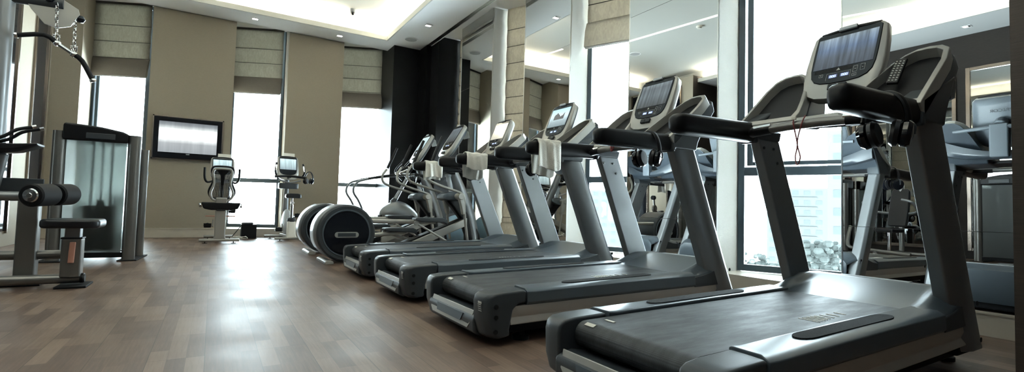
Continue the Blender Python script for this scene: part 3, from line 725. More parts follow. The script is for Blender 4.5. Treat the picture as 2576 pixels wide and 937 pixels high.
    def hz(x, y):
        ay = abs(y)
        sh = 0.283 + 0.075 * sst(1.42, 1.72, x) - 0.04 * sst(1.84, 1.93, x)
        sc = 0.272 + 0.080 * (max(0, x - 1.42) / 0.36) ** 1.6 if x < 1.80 else 0.355
        sc = min(sc, sh)
        t = sst(0.262 - 0.10 * max(0, x - 1.6), 0.315 - 0.10 * max(0, x - 1.6), ay)
        z = sc * (1 - t) + sh * t
        z -= 0.045 * sst(0.30, 0.39, ay) * sst(1.42, 1.6, x) + 0.02 * sst(0.36, 0.39, ay)
        return z
    hd = MB()
    def hf(u_, v_):
        y = -0.388 + 0.776 * v_; x = 1.44 + 0.49 * u_
        x0 = 1.44 + 0.03 * sst(0.25, 0.38, abs(y))
        x = x0 + (1.93 - x0) * u_
        z = hz(x, y)
        if u_ > 0.985: z = 0.09; x = 1.94
        y *= 1 - 0.16 * sst(1.80, 1.93, x)
        return (x, y, z)
    hd.grid(hf, 56, 52); hd.build('motor_hood', M['graph2'], T, solid=0.008, angle=50)
    for s in (-1, 1):
        sk = MB(); sk.prism([(1.50, 0.20), (1.50, 0.262), (1.60, 0.275), (1.70, 0.30), (1.84, 0.29), (1.84, 0.10), (1.78, 0.10), (1.78, 0.205)], 'y', s * 0.382, s * 0.394)
        sk.build('hood_side', M['graph'], T, bevel=0.004)
    vb = MB(); vb.loft([[(1.80, y, 0.3625), (1.845, y, 0.3625)] + [(1.845, y, 0.355), (1.80, y, 0.355)] for y in (-0.16, 0.16)]); vb.build('hood_label', M['pale'], T, smooth=False)
    # uprights
    for s in (-1, 1):
        up = MB(); yi, yo = s * 0.312, s * 0.402
        def usec(cx, z, hw, k=1.0):
            sl = 0.0
            return [(cx - hw, yi, z), (cx + hw, yi, z + 0), (cx + hw, yo - s * 0.018, z), (cx + hw * .7, yo, z), (cx - hw * 0.25, yo, z), (cx - hw, yo - s * 0.035, z)]
        up.loft([usec(1.825, 0.085, 0.115), usec(1.815, 0.11, 0.115), usec(1.705, 0.365, 0.103), usec(1.395, 1.082, 0.094)])
        uo = up.build('upright', M['upright'], T, bevel=0.008, seg=2)
        for x, z in ((1.345, 1.035), (1.435, 1.035), (1.47, 0.96)):
            MB().lathe([(0.008, 0), (0.008, 0.004), (0.0045, 0.005), (0, 0.003)], (x, yi + s * 0.0005, z), (0, -s, 0), 12).build('screw', M['graph'], uo)
        for x, z in ((1.885, 0.13), (1.84, 0.30)): MB().lathe([(0.011, 0), (0.011, 0.002), (0, 0.002)], (x, yo, z), (0, s, 0), 12).build('screw', M['matte'], uo)
        # armrest
        ar = MB(); loops = []
        for x, hy, hz_ in ((0.672, 0.018, 0.022), (0.680, 0.030, 0.036), (0.700, 0.038, 0.047), (0.735, 0.043, 0.050), (0.80, 0.044, 0.051), (1.00, 0.044, 0.052), (1.20, 0.044, 0.053), (1.27, 0.044, 0.054)):
            lp = []
            for k in range(16):
                a = 2 * PI * k / 16; ca, sa = math.cos(a), math.sin(a)
                lp.append((x, s * 0.352 + hy * math.copysign(abs(ca) ** 0.6, ca), 1.100 + 0.012 * (x - .7) / .5 + hz_ * math.copysign(abs(sa) ** 0.6, sa)))
            loops.append(lp)
        ar.loft(loops); ar.build('armrest', M['black'], T, angle=60)
        # shroud joining arm, upright and wing
        sd = MB(); pp = [(1.26, 1.165), (1.26, 1.060), (1.285, 1.052), (1.293, 1.075), (1.488, 1.075), (1.505, 1.13), (1.56, 1.22), (1.62, 1.32), (1.45, 1.25)]
        sd.prism(pp, 'y', s * 0.305, s * 0.405); sd.build('upright_cover', M['graph'], T, bevel=0.012, seg=3)
        # wing with pocket
        fp = [(0, 0.405), (0, 0.10), (0.12, 0.095), (0.30, 0.115), (0.55, 0.15), (0.78, 0.19), (0.92, 0.225), (0.99, 0.265), (1.0, 0.31), (0.98, 0.355), (0.90, 0.39), (0.7, 0.405)]
        A = Vector((1.235, 0, 1.145)); B = Vector((1.635, 0, 1.478)); nrm = Vector((-(B - A).z, 0, (B - A).x)).normalized()
        def fpt(t, y, off=0.0): p = A + (B - A) * t + nrm * off; return (p.x, s * y, p.z)
        wbd = MB(); wbd.loft([[fpt(t, y, -0.054) for t, y in fp], [(1.50 + 0.175 * min(1, t * 1.7), s * (0.25 + (y - 0.25) * .96), (A + (B - A) * t).z - 0.02 - 0.0 * t) for t, y in fp]])
        wo = wbd.build('console_wing', M['graph3'], T, bevel=0.012, seg=3)
        rg = MB(); cen = (0.50, 0.262); 
        inn = [(cen[0] + (t - cen[0]) * 0.88 + 0.005, cen[1] + (y - cen[1]) * 0.86) for t, y in fp]
        Lo = [rg.v(fpt(t, y, -0.06)) for t, y in fp]; L0 = [rg.v(fpt(t, y, 0.0)) for t, y in fp]; L1 = [rg.v(fpt(t, y, 0.004)) for t, y in inn]; L2 = [rg.v(fpt(t, y, -0.05)) for t, y in inn]
        n = len(fp)
        for aL, bL in ((Lo, L0), (L0, L1), (L1, L2)):
            for j in range(n): rg.f((aL[j], aL[(j + 1) % n], bL[(j + 1) % n], bL[j]))
        rg.build('wing_rim', M['silver'], wo, bevel=0.004, seg=2)
        pk = MB(); pk.loft([[fpt(t, y, -0.052) for t, y in inn], [fpt(t, y, -0.046) for t, y in inn]]); pk.build('wing_pocket', M['black'], wo, smooth=False)
    # cross bar and grips
    cb = MB(); cb.tube([(1.255, -0.315, 1.105), (1.19, -0.27, 1.098), (1.165, -0.15, 1.100), (1.16, 0, 1.102), (1.165, 0.15, 1.100), (1.19, 0.27, 1.098), (1.255, 0.315, 1.112)], 0.0215, 14); cb.build('crossbar', M['tubem'], T)
    for s in (-1, 1):
        gr = MB(); gr.tube([(1.205, s * 0.285, 1.099), (1.185, s * 0.25, 1.098), (1.168, s * 0.165, 1.100)], 0.0255, 14); go = gr.build('grip', M['black'], T)
        MB().tube([(1.184, s * 0.275, 1.110), (1.166, s * 0.21, 1.112), (1.158, s * 0.160, 1.113)], 0.015, 8).build('pulse_sensor', M['chrome'], go)
    sh_ = MB(); sh_.prism([(1.235, 1.132), (1.245, 1.152), (1.31, 1.166), (1.315, 1.150), (1.25, 1.128)], 'y', -0.31, 0.31)
    sh_.build('console_shelf', M['silver'], T, bevel=0.004)
    sh_ = MB(); sh_.prism([(1.25, 1.126), (1.32, 1.149), (1.42, 1.150), (1.42, 1.130), (1.27, 1.110)], 'y', -0.30, 0.30); sh_.build('shelf_base', M['black'], T, bevel=0.004)
    cr_ = MB(); lo_ = []
    for k in range(17):
        y = -0.40 + 0.80 * k / 16; q_ = abs(y) / 0.40
        zb = 1.145 + 0.06 * q_ ** 2.5; zt = 1.20 + 0.135 * q_ ** 1.6; x = 1.665 - 0.05 * q_ ** 2
        lo_.append([(x - 0.05, y, zb), (x, y, zb + 0.01), (x + 0.012, y, (zb + zt) / 2), (x, y, zt), (x - 0.05, y, zt - 0.01)])
    cr_.loft(lo_); cr_.build('rear_bridge', M['graph3'], T, angle=60)
    mb_ = MB(); mb_.tube([(1.66, 0, 1.40), (1.60, 0, 1.44)], 0.04, 10); mb_.loft([[(x0 + x - .035, y * 0.055, z) for x, y in ((0, -1), (0.07, -1), (0.07, 1), (0, 1))] for x0, z in ((1.66, 1.155), (1.667, 1.26), (1.665, 1.41))]); mb_.build('console_bracket', M['shell'], T, bevel=0.012)
    MB().tube([(1.665, -0.27, 1.375), (1.685, 0, 1.385), (1.665, 0.27, 1.375)], 0.015, 12).build('rear_bar', M['shell'], T)
    return T
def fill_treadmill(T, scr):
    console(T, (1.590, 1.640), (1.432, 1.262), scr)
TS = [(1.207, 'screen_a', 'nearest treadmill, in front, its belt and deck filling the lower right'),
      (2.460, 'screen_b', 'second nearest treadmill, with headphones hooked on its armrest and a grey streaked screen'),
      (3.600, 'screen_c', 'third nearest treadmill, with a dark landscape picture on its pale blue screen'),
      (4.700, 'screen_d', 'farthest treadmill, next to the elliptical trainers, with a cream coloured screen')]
T0 = treadmill()
tms = []
for i, (y, scr, lab) in enumerate(TS):
    T = T0 if i == 0 else copy_tree(T0)
    T.location = (1.155, y, 0); T['label'] = lab; tms.append(T)
TS[0:0] = []
for i, (y, scr, lab) in enumerate(TS): fill_treadmill(tms[i], scr)
# picture on the third screen: dark skyline silhouette
h3 = math.hypot(0.158, 0.378); Mx3 = Matrix.Translation((1.590, 0, 1.640)) @ Matrix.Rotation(math.atan2(0.158, 0.378), 4, 'Y')
hous = [k for k in kids(tms[2]) if k.name.startswith('console_housing')][0]
pic = MB(Mx3); pl_ = [(0.075, -0.155)]
for k in range(13): pl_.append((0.075 - k * 0.0125, -0.105 + 0.020 * math.sin(k * 0.62 - 0.4) + 0.006 * math.sin(k * 2.3)))
pl_.append((-0.075, -0.155)); pic.prism(pl_, 'x', -0.0112, -0.0104); pic.build('screen_picture', mat('picture_dark', (0.02, 0.02, 0.02), 0.3, emit=(0.055, 0.055, 0.055), es=1), hous, smooth=False)
hous = [k for k in kids(tms[3]) if k.name.startswith('console_housing')][0]
pic = MB(Mx3); pic.box((-0.0108, -0.01, -0.13), (0.0008, 0.14, 0.07)); pic.build('screen_picture', mat('picture_white', (0.02, 0.02, 0.02), 0.3, emit=(0.75, 0.74, 0.66), es=1), hous, smooth=False)

# ------------------------------------------------------------------ towels, headphones, cords
def towel(x, y, z, hx, rz, label, drop_a, drop_b, seed=1):
    rnd = random.Random(seed)
    t = MB(); half = 0.052
    path = [(-half - 0.004, -drop_a), (-half - 0.006, -drop_a * 0.5), (-half - 0.004, 0.02), (-half * 0.75, 0.052), (0, 0.062), (half * 0.75, 0.052), (half + 0.004, 0.02), (half + 0.006, -drop_b * 0.4), (half + 0.004, -drop_b * 0.75), (half + 0.007, -drop_b)]
    n = 40; P = [Vector((0, a, b)) for a, b in path]
    def fn(u, v):
        i = v * (len(P) - 1); k = min(int(i), len(P) - 2); f = i - k; p = P[k].lerp(P[k + 1], f)
        x_ = (u - .5) * hx; sgn = -1 if p.y < 0 else 1
        wob = 0.006 * math.sin(u * 9 + v * 4 + seed) + 0.004 * math.sin(u * 21 + v * 11)
        skew = (v - .5) * 0.03
        zz = p.z + (0.012 * math.sin(u * 5 + seed) if v in (0, 1) else 0)
        return (x_ + skew, p.y + (wob * sgn if abs(p.z - 0.06) > 0.03 else 0), zz + 0.003 * math.sin(u * 14))
    t.grid(fn, 20, 36)
    o = t.build('towel', M['towel'], None, solid=0.009, sub=1); o.location = (x, y, z); o.rotation_euler = (0, 0, rz)
    return tag(o, label, 'towel', 'towels over the armrests')
AY = 0.352
towel(1.155 + 0.84, 2.46 + AY, 1.103, 0.20, 0, 'white towel over the armrest of the second nearest treadmill', 0.15, 0.19, 1)
towel(1.155 + 0.86, 3.60 + AY, 1.103, 0.22, 0.05, 'cream towel crumpled over the armrest of the third nearest treadmill', 0.09, 0.17, 2)
towel(1.155 + 0.90, 4.70 + AY, 1.103, 0.20, 0, 'small white towel over the armrest of the farthest treadmill', 0.12, 0.14, 5)

def headphones(label):
    H = thing('headphones', label, 'headphones', group='headphones hung on the machines')
    pts = []
    for k in range(13):
        a = PI * k / 12; pts.append((0.012 * math.sin(a * 2), 0.060 * math.cos(a), 0.100 * math.sin(a) - 0.03))
    b = MB(); b.tube([(p[0], p[1], p[2]) for p in pts], 0.007, 8, 3, flat=1.9); b.build('headband', M['black'], H)
    for s in (-1, 1):
        c_ = MB(); c_.lathe([(0.0, 0.0), (0.030, 0.0), (0.042, 0.008), (0.044, 0.02), (0.036, 0.032), (0.012, 0.038), (0, 0.038)], (0, s * 0.036, -0.07), (0.15, s, -0.15), 24)
        co = c_.build('ear_cup', M['gloss'], H)
        MB().lathe([(0.018, -0.022), (0.036, -0.022), (0.044, -0.012), (0.042, 0.0), (0.02, 0.002)], (0, s * 0.036, -0.07), (0.15, s, -0.15), 24).build('ear_cushion', M['vinyl'], co)
        MB().tube([(0, s * 0.060, -0.03), (0.004, s * 0.074, -0.05), (0.006, s * 0.072, -0.075)], 0.005, 8).build('yoke', M['graph'], co)
    return H
H0 = headphones('black headphones hooked over the near armrest of the nearest treadmill')
H0.scale = (1.2, 1.2, 1.2); H0.location = (1.155 + 1.06, 1.207 - AY, 1.085); H0.rotation_euler = (0, R(8), R(12))
def hp(x, y, z, rz, label):
    h = dup(H0, (x, y, z), 0, label); h.rotation_euler = (0, R(6), rz); return h
hp(1.155 + 1.10, 2.46 - AY, 1.085, R(25), 'black headphones hooked over the near armrest of the second treadmill')
hp(1.155 + 1.06, 3.60 - AY, 1.075, R(15), 'black headphones under the near armrest of the third treadmill')
hp(1.155 + 1.06, 4.70 - AY, 1.075, R(15), 'black headphones under the near armrest of the farthest treadmill')
# safety cord and tether
r = thing('safety_cord', 'red safety cord dangling in a loop from the crossbar of the nearest treadmill', 'cord', (1.155 + 1.155, 1.207 + 0.02, 1.12))
MB().tube([(0, -0.022, 0.02), (-0.022, -0.020, -0.01), (-0.022, 0.0, -0.08), (-0.022, 0.004, -0.13), (-0.022, 0.012, -0.17), (-0.022, 0.006, -0.205), (-0.022, -0.004, -0.20), (-0.022, -0.010, -0.17), (-0.022, 0.0, -0.13), (-0.022, 0.008, -0.08), (-0.022, 0.022, -0.01), (0, 0.024, 0.02)], 0.003, 6).build('cord', M['red'], r)
MB().box((-0.012, 0.024, 0.012), (0.01, 0.02, 0.016)).build('clip', M['white'], r, bevel=0.002)
r = thing('safety_cord', 'short red safety cord on the crossbar of the second nearest treadmill', 'cord', (1.155 + 1.155, 2.46 + 0.0, 1.12))
MB().tube([(0, -0.02, 0.01), (-0.024, -0.018, -0.01), (-0.024, 0.0, -0.04), (-0.024, 0.012, -0.015), (0, 0.02, 0.01)], 0.006, 6).build('cord', M['red'], r)
# remote control lying in the near wing of the first treadmill
rc = thing('remote_control', 'black remote control in the pocket of the nearest treadmill', 'remote control', (1.155 + 1.47, 1.207 - 0.24, 1.345)); rc.rotation_euler = (R(10), R(-50 + 0), R(0))
MB().box((0, 0, 0), (0.17, 0.045, 0.016)).build('body', M['black'], rc, bevel=0.005)
kk = MB()
for i in range(9):
    for j in range(3): kk.box((-0.07 + i * 0.0165, -0.013 + j * 0.013, 0.009), (0.007, 0.007, 0.003))
kk.build('buttons', M['icon'], rc, bevel=0.001)

# ------------------------------------------------------------------ elliptical trainers
def elliptical():
    E = thing('elliptical_trainer', '', 'elliptical trainer', group='elliptical trainers beside the treadmills')
    # flywheel drum, axis y, centre (0.30, z 0.335)
    cx, cz, rr = 0.30, 0.340, 0.325
    d = MB(); d.lathe([(0.262, -0.205), (0.300, -0.21), (0.318, -0.195), (0.325, -0.16), (0.325, 0.16), (0.318, 0.195), (0.300, 0.21), (0.262, 0.205)], (cx, 0, cz), (0, 1, 0), 64)
    do = d.build('drum_housing', M['graph'], E)
    for s in (-1, 1):
        MB().lathe([(0.0, 0.205), (0.225, 0.2075), (0.245, 0.2085), (0.258, 0.2070), (0.262, 0.200)], (cx, 0, cz), (0, s, 0), 56).build('drum_cover', M['gloss'], do)
        MB().lathe([(0.246, 0.204), (0.250, 0.212), (0.262, 0.212), (0.266, 0.204)], (cx, 0, cz), (0, s, 0), 56).build('cover_ring', M['graph2'], do)
        b = MB(); P = []
        for k in range(24):
            a = 2 * PI * k / 24; P.append((cx + 0.0 + 0.115 * math.copysign(1, math.cos(a)) * 0.0 + (0.10 if math.cos(a) > 0 else -0.10) + 0.032 * math.cos(a), cz - 0.02 + 0.032 * math.sin(a)))
        b.prism(P, 'y', s * 0.206, s * 0.2125); bo = b.build('drum_badge', M['silver'], do, bevel=0.003)
        MB().bx(cx - 0.098, cx + 0.098, min(s * .212, s * .214), max(s * .212, s * .214), cz - 0.04, cz + 0.0).build('badge_inset', M['graph'], bo, smooth=False)
    rm = MB(); pts = []
    loops = []
    for k in range(25):
        a = R(108 + k * 4.4); loops.append([(cx + q * math.cos(a), y, cz + q * math.sin(a)) for q, y in ((0.322, -0.18), (0.330, -0.175), (0.330, 0.175), (0.322, 0.18))])
    rm.loft(loops); rm.build('drum_rim', M['upright'], do, angle=60)
    ft = MB(); ft.loft([[(0.115 + u * 0.045 + (0.0 if abs(y) < .2 else 0.0), y, z) for u, z in ((-1, 0.0), (1, 0.0), (1.0, 0.028), (0.5, 0.042), (-0.5, 0.042), (-1, 0.028))] for y in (-0.26, -0.22, 0.22, 0.26)]); ft.build('rear_foot', M['silver'], E, bevel=0.006)
    # base beams
    bs = MB(); bs.box((1.15, 0, 0.085), (1.9, 0.10, 0.07)); bs.box((2.02, 0, 0.045), (0.10, 0.62, 0.06)); bs.build('base_frame', M['tubem'], E, bevel=0.012)
    # ramp
    rp = MB(); 
    for s in (-1, 1): rp.loft([[(x, s * 0.105 + y, z + dz) for y, dz in ((-0.022, -0.05), (0.022, -0.05), (0.022, 0.05), (-0.022, 0.05))] for x, z in ((1.05, 0.155), (1.84, 0.475))])
    rp.build('ramp_rail', M['silver'], E, bevel=0.01)
    rq = MB(); rq.loft([[(x, y, z + dz) for y, dz in ((-0.07, -0.045), (0.07, -0.045), (0.07, 0.03), (-0.07, 0.03))] for x, z in ((0.95, 0.16), (1.84, 0.50))]); rq.build('ramp_bed', M['black'], E, bevel=0.01)
    # foot arms + pedals
    for s, px_, pz, tilt in ((-1, 1.28, 0.470, 0.0), (1, 1.02, 0.33, -0.06)):
        am = MB(); am.tube([(0.55, s * 0.16, pz + 0.005 + tilt), (px_ + 0.1, s * 0.16, pz + 0.00)], 0.026, 12, 0, flat=0.7); ao = am.build('foot_arm', M['silver'], E)
        pd_ = MB(); pd_.loft([[(px_ - 0.19, s * 0.18 + y * 0.075, pz + z) for y, z in ((-1, 0.02), (1, 0.02), (1, 0.050), (-1, 0.050))],
                              [(px_ - 0.12, s * 0.18 + y * 0.085, pz + z) for y, z in ((-1, 0.005), (1, 0.005), (1, 0.055), (-1, 0.055))],
                              [(px_ + 0.17, s * 0.18 + y * 0.085, pz + z) for y, z in ((-1, -0.005), (1, -0.005), (1, 0.055), (-1, 0.055))],
                              [(px_ + 0.23, s * 0.18 + y * 0.075, pz + z) for y, z in ((-1, -0.03), (1, -0.03), (1, 0.03), (-1, 0.03))]])
        pd_.build('pedal', M['graph'], ao, bevel=0.012, seg=3)
        MB().tube([(px_ - 0.17, s * 0.215, pz - 0.01), (px_ + 0.30, s * 0.20, 0.20)], 0.014, 10).build('link_rod', M['silver'], ao)
        MB().lathe([(0.028, -0.02), (0.03, 0.0), (0.026, 0.02)], (px_ - 0.17, s * 0.215, pz - 0.01), (0, 1, 0), 16).build('link_joint', M['silver'], ao)
    # tower housing (black, leaning)
    tw = MB(); tw.loft([[(x + dx, y, z) for dx, y in ((-hw, -0.06), (hw, -0.06), (hw, 0.06), (-hw, 0.06))] for x, z, hw in ((2.0, 0.07, 0.12), (1.97, 0.30, 0.10), (1.88, 0.50, 0.09), (1.72, 0.68, 0.08), (1.60, 0.80, 0.085))]); tw.build('tower_housing', M['black'], E, bevel=0.03, seg=3)
    hb = MB(); hb.loft([[(x, y, z) for y, z in ((-w_, zz - h_), (w_, zz - h_), (w_ * .8, zz + h_), (-w_ * .8, zz + h_))] for x, zz, w_, h_ in ((1.50, 0.79, 0.13, 0.025), (1.56, 0.80, 0.15, 0.055), (1.72, 0.81, 0.15, 0.06), (1.80, 0.82, 0.11, 0.03))]); hb.build('tower_cap', M['graph2'], E, bevel=0.02, seg=3)
    # outer curved mast
    ms = MB(); ms.tube([(1.62, 0, 1.26), (1.67, 0, 1.13), (1.80, 0, 0.86), (1.93, 0, 0.52), (2.02, 0, 0.08)], [0.045, 0.048, 0.058, 0.066, 0.070], 16, 5, flat=1.3); ms.build('mast', M['upright'], E)
    nk = MB(); nk.box((1.60, 0, 1.10), (0.05, 0.11, 0.09)); nk.tube([(1.60, 0.0, 1.08), (1.66, 0, 0.84)], 0.032, 12); nk.build('neck_tube', M['pale'], E, bevel=0.006)
    # moving arms
    for s in (-1, 1):
        dx = 0.0 if s < 0 else 0.09
        a = MB(); y = s * 0.27
        a.tube([(1.255 - dx * .5, y, 1.20), (1.20 - dx * .6, y, 1.10), (1.215 - dx * .5, y, 1.00), (1.32 - dx * .3, y, 0.945), (1.52, y, 0.885), (1.665, y, 0.84), (1.715, y, 0.78), (1.73, y, 0.55), (1.78, y, 0.23)], 0.0165, 12, 5)
        ao = a.build('swing_arm', M['silver'], E)
        MB().tube([(1.39 - dx * .4, y, 1.535), (1.33 - dx * .4, y, 1.39), (1.265 - dx * .5, y, 1.215)], [0.018, 0.021, 0.019], 12).build('grip', M['black'], ao)
        j = MB(); j.lathe([(0.0, -0.075), (0.038, -0.075), (0.042, -0.06), (0.042, 0.05), (0.036, 0.06), (0, 0.06)], (1.665, s * 0.235, 0.80), (0, s, 0), 24); j.build('pivot', M['silver'], ao)
        k_ = MB(); k_.loft([[(x + dx_, s * 0.255 + dy, z) for dx_, dy in ((-w, -.03), (w, -.03), (w, .03), (-w, .03))] for x, z, w in ((1.665, 0.81, 0.04), (1.70, 0.70, 0.035), (1.72, 0.57, 0.022))]); k_.build('lever', M['silver'], ao, bevel=0.012, seg=3)
    # fixed handlebar
    fb = MB(); fb.tube([(1.52, -0.18, 1.25), (1.36, -0.17, 1.17), (1.30, -0.10, 1.135), (1.34, 0, 1.13), (1.30, 0.10, 1.135), (1.36, 0.17, 1.17), (1.52, 0.18, 1.25)], 0.014, 10); fb.tube([(1.34, 0, 1.13), (1.60, 0, 1.13)], 0.02, 10); fb.build('handlebar', M['chrome'], E)
    hg = MB(); hg.tube([(1.50, -0.18, 1.245), (1.38, -0.172, 1.18)], 0.02, 10); hg.tube([(1.50, 0.18, 1.245), (1.38, 0.172, 1.18)], 0.02, 10); hg.build('handlebar_grip', M['black'], E)
    bt = MB(); bt.loft([[(x, y, z) for y, z in ((-0.15, z_ - .02), (0.15, z_ - .02), (0.15, z_ + .025), (-0.15, z_ + .025))] for x, z_ in ((1.50, 1.12), (1.64, 1.10))]); bt.build('bottle_tray', M['black'], E, bevel=0.01)
    return E
E0 = elliptical(); E0.location = (1.0, 5.87, 0); E0['label'] = 'elliptical trainer next to the farthest treadmill, its drum in front'
E1 = copy_tree(E0); E1.location = (1.0, 6.98, 0); E1['label'] = 'second elliptical trainer, partly hidden behind the first drum'
for e, sc in ((E0, 'screen_b'), (E1, 'screen_e')):
    console(e, (1.75, 1.735), (1.50, 1.31), sc)
    p = MB(); p.loft([[(x, y, z) for x, z in ((1.76, 1.70), (1.83, 1.66), (1.85, 1.58), (1.852, 1.58), (1.833, 1.662), (1.763, 1.705))] for y in (-0.09, 0.09)])
    if e is E0: p.build('paper_note', M['paper'], e, smooth=False)
    else: p.build('paper_note', M['paper'], e, smooth=False)
hp(2.46, 5.60 + 1.11 + 0.0, 1.12, R(70), 'black headphones hooked on the handlebar of the second elliptical trainer')

# cross trainer with pale nose cover, beyond the ellipticals
A = thing('cross_trainer', 'cross trainer with rounded grey nose cover and long bent rails before the black corner', 'cross trainer', (2.7, 8.1, 0))
n = MB(); loops = []
for x, zc, hz_, hy in ((-0.33, 0.50, 0.03, 0.03), (-0.30, 0.505, 0.10, 0.12), (-0.20, 0.53, 0.165, 0.17), (-0.05, 0.55, 0.20, 0.19), (0.10, 0.50, 0.22, 0.19), (0.25, 0.42, 0.20, 0.18), (0.36, 0.34, 0.14, 0.14), (0.40, 0.30, 0.05, 0.06)):
    loops.append([(x, hy * math.cos(2 * PI * k / 24), zc + hz_ * math.sin(2 * PI * k / 24)) for k in range(24)])
n.loft(loops); no = n.build('nose_cover', M['upright'], A, sub=1)
for s in (-1, 1):
    MB().lathe([(0, 0.19), (0.16, 0.19), (0.175, 0.18), (0.18, 0.165)], (0.14, 0, 0.33), (0, s, 0), 40).build('wheel_cover', M['graph'], A)
MB().box((-0.31, 0, 0.46), (0.05, 0.16, 0.07)).build('nose_slot', M['matte'], no, bevel=0.01)
m_ = MB(); m_.tube([(-0.10, 0, 0.70), (0.02, 0, 0.92), (0.14, 0, 1.15)], [0.04, 0.032, 0.03], 14); m_.build('mast', M['upright'], A)
MB().lathe([(0.065, 0), (0.05, 0.05), (0.038, 0.08)], (-0.10, 0, 0.70), (0.5, 0, 1), 20).build('mast_collar', M['graph'], A)
for s in (-1, 1):
    h = MB(); y = s * 0.24
    h.tube([(0.05, y * .6, 1.17), (-0.25, y, 1.14), (-0.68, y, 1.05), (-0.80, y, 0.97), (-0.82, y, 0.85), (-0.74, y, 0.72), (-0.68, y, 0.58), (-0.70, y, 0.45)], 0.018, 12, 5); ho = h.build('long_rail', M['upright'], A)
    MB().tube([(0.05, y * .6, 1.175), (-0.25, y, 1.145), (-0.60, y, 1.075)], 0.021, 10).build('rail_grip', M['black'], ho)
    g_ = MB(); g_.tube([(0.10, s * 0.16, 1.10), (-0.02, s * 0.2, 1.25), (0.10, s * 0.2, 1.42), (0.16, s * 0.2, 1.50)], 0.016, 10); g_.build('handle', M['black'], A)
    p_ = MB(); p_.loft([[(x, s * 0.13 + dy * 0.07, z + dz) for dy, dz in ((-1, -.015), (1, -.015), (1, .02), (-1, .02))] for x, z in ((-0.75, 0.28), (-0.35, 0.31), (-0.28, 0.36))]); po = p_.build('pedal', M['graph'], A, bevel=0.012)
    MB().tube([(-0.72, s * 0.13, 0.24), (-0.2, s * 0.13, 0.30), (0.14, s * 0.2, 0.33)], 0.02, 10).build('pedal_arm', M['silver'], po)
b_ = MB(); b_.box((-0.1, 0, 0.07), (1.3, 0.09, 0.06)); b_.box((-0.72, 0, 0.035), (0.08, 0.5, 0.05)); b_.box((0.42, 0, 0.035), (0.08, 0.5, 0.05)); b_.tube([(0.14, 0, 0.33), (0.14, 0, 0.08)], 0.05, 10); b_.build('base_frame', M['tubem'], A, bevel=0.01)

# ------------------------------------------------------------------ bikes (built facing +x, turned to face +y)
def pedal_set(parent, x, z, half):
    for s, dz, dx in ((1, -0.11, -0.07), (-1, 0.13, 0.05)):
        p = MB(); p.box((x + dx, s * half, z + dz), (0.10, 0.10, 0.03)); p.build('pedal', M['black'], parent, bevel=0.01)
        MB().tube([(x, s * (half - 0.075), z), (x + dx * .9, s * (half - 0.07), z + dz)], 0.011, 8).build('crank', M['tubem'], parent)
        MB().tube([(x + dx - .03, s * (half - .05), z + dz + .01), (x + dx - .02, s * half, z + dz + .055), (x + dx - .03, s * (half + .05), z + dz + .01)], 0.009, 8, 4, flat=2.0).build('pedal_strap', M['rubber'], parent)
        MB().loft([[(x + dx - 0.05 + i_ * .1, s * half + dy, z + dz + zz) for dy, zz in ((-.05, -.015), (.05, -.015), (.055, .055), (-.055, .055))] for i_ in (0, 0.12)]).build('pedal_heel', M['black'], parent, bevel=0.012)

B1 = thing('recumbent_bike', 'recumbent exercise bike with slotted backrest seen from behind, under the television', 'exercise bike', (0.11, 8.82, 0), R(90))
f = MB(); f.tube([(0, -0.27, 0.05), (0, 0.27, 0.05)], 0.024, 12, 0, flat=1.0); f.tube([(0.95, -0.22, 0.045), (0.95, 0.22, 0.045)], 0.024, 12); f.box((0.48, 0, 0.07), (0.95, 0.10, 0.05)); f.build('base_frame', M['silver'], B1, bevel=0.006)
for x, y in ((0, -0.19), (0, 0.19), (0.95, -.16), (0.95, .16)):
    MB().lathe([(0.035, 0), (0.035, 0.005), (0.007, 0.008), (0.007, 0.035)], (x, y, 0), seg=16).build('levelling_foot', M['matte'], B1)
f = MB(); f.loft([[(x_ + dx, y * w_, z) for dx, y in ((-.05, -1), (.05, -1), (.05, 1), (-.05, 1))] for x_, w_, z in ((0.03, 0.085, 0.06), (0.03, 0.072, 0.12), (0.02, 0.078, 0.52))]); f.build('seat_post', M['silver'], B1, bevel=0.02, seg=3)
MB().loft([[(x_ + dx, y * w_, z) for dx, y in ((-.055, -1), (.05, -1), (.05, 1), (-.055, 1))] for x_, w_, z in ((0.0, 0.065, 0.50), (-0.005, 0.072, 0.57), (0, 0.06, 0.62))]).build('post_cover', M['graph'], B1, bevel=0.02, seg=3)
f = MB(); f.loft([[(x_, y, z) for y, z in ((-w_, z1), (w_, z1), (w_ * .86, z0), (w_ * .5, z0 - .02), (-w_ * .5, z0 - .02), (-w_ * .86, z0))] for x_, w_, z0, z1 in ((-0.06, 0.27, 0.535, 0.635), (0.10, 0.26, 0.53, 0.625), (0.36, 0.20, 0.55, 0.60))]); f.build('seat', M['black'], B1, bevel=0.02, seg=3)
f = MB()
for s in (-1, 1): MB().tube([(0.0, s * 0.27, 0.57), (0.2, s * 0.29, 0.57), (0.30, s * 0.29, 0.60)], 0.018, 10).build('seat_handle', M['chrome'], B1)
MB().tube([(0.02, -0.20, 0.42), (0.02, 0.20, 0.42)], 0.010, 8).build('adjust_lever', M['orange'], B1)
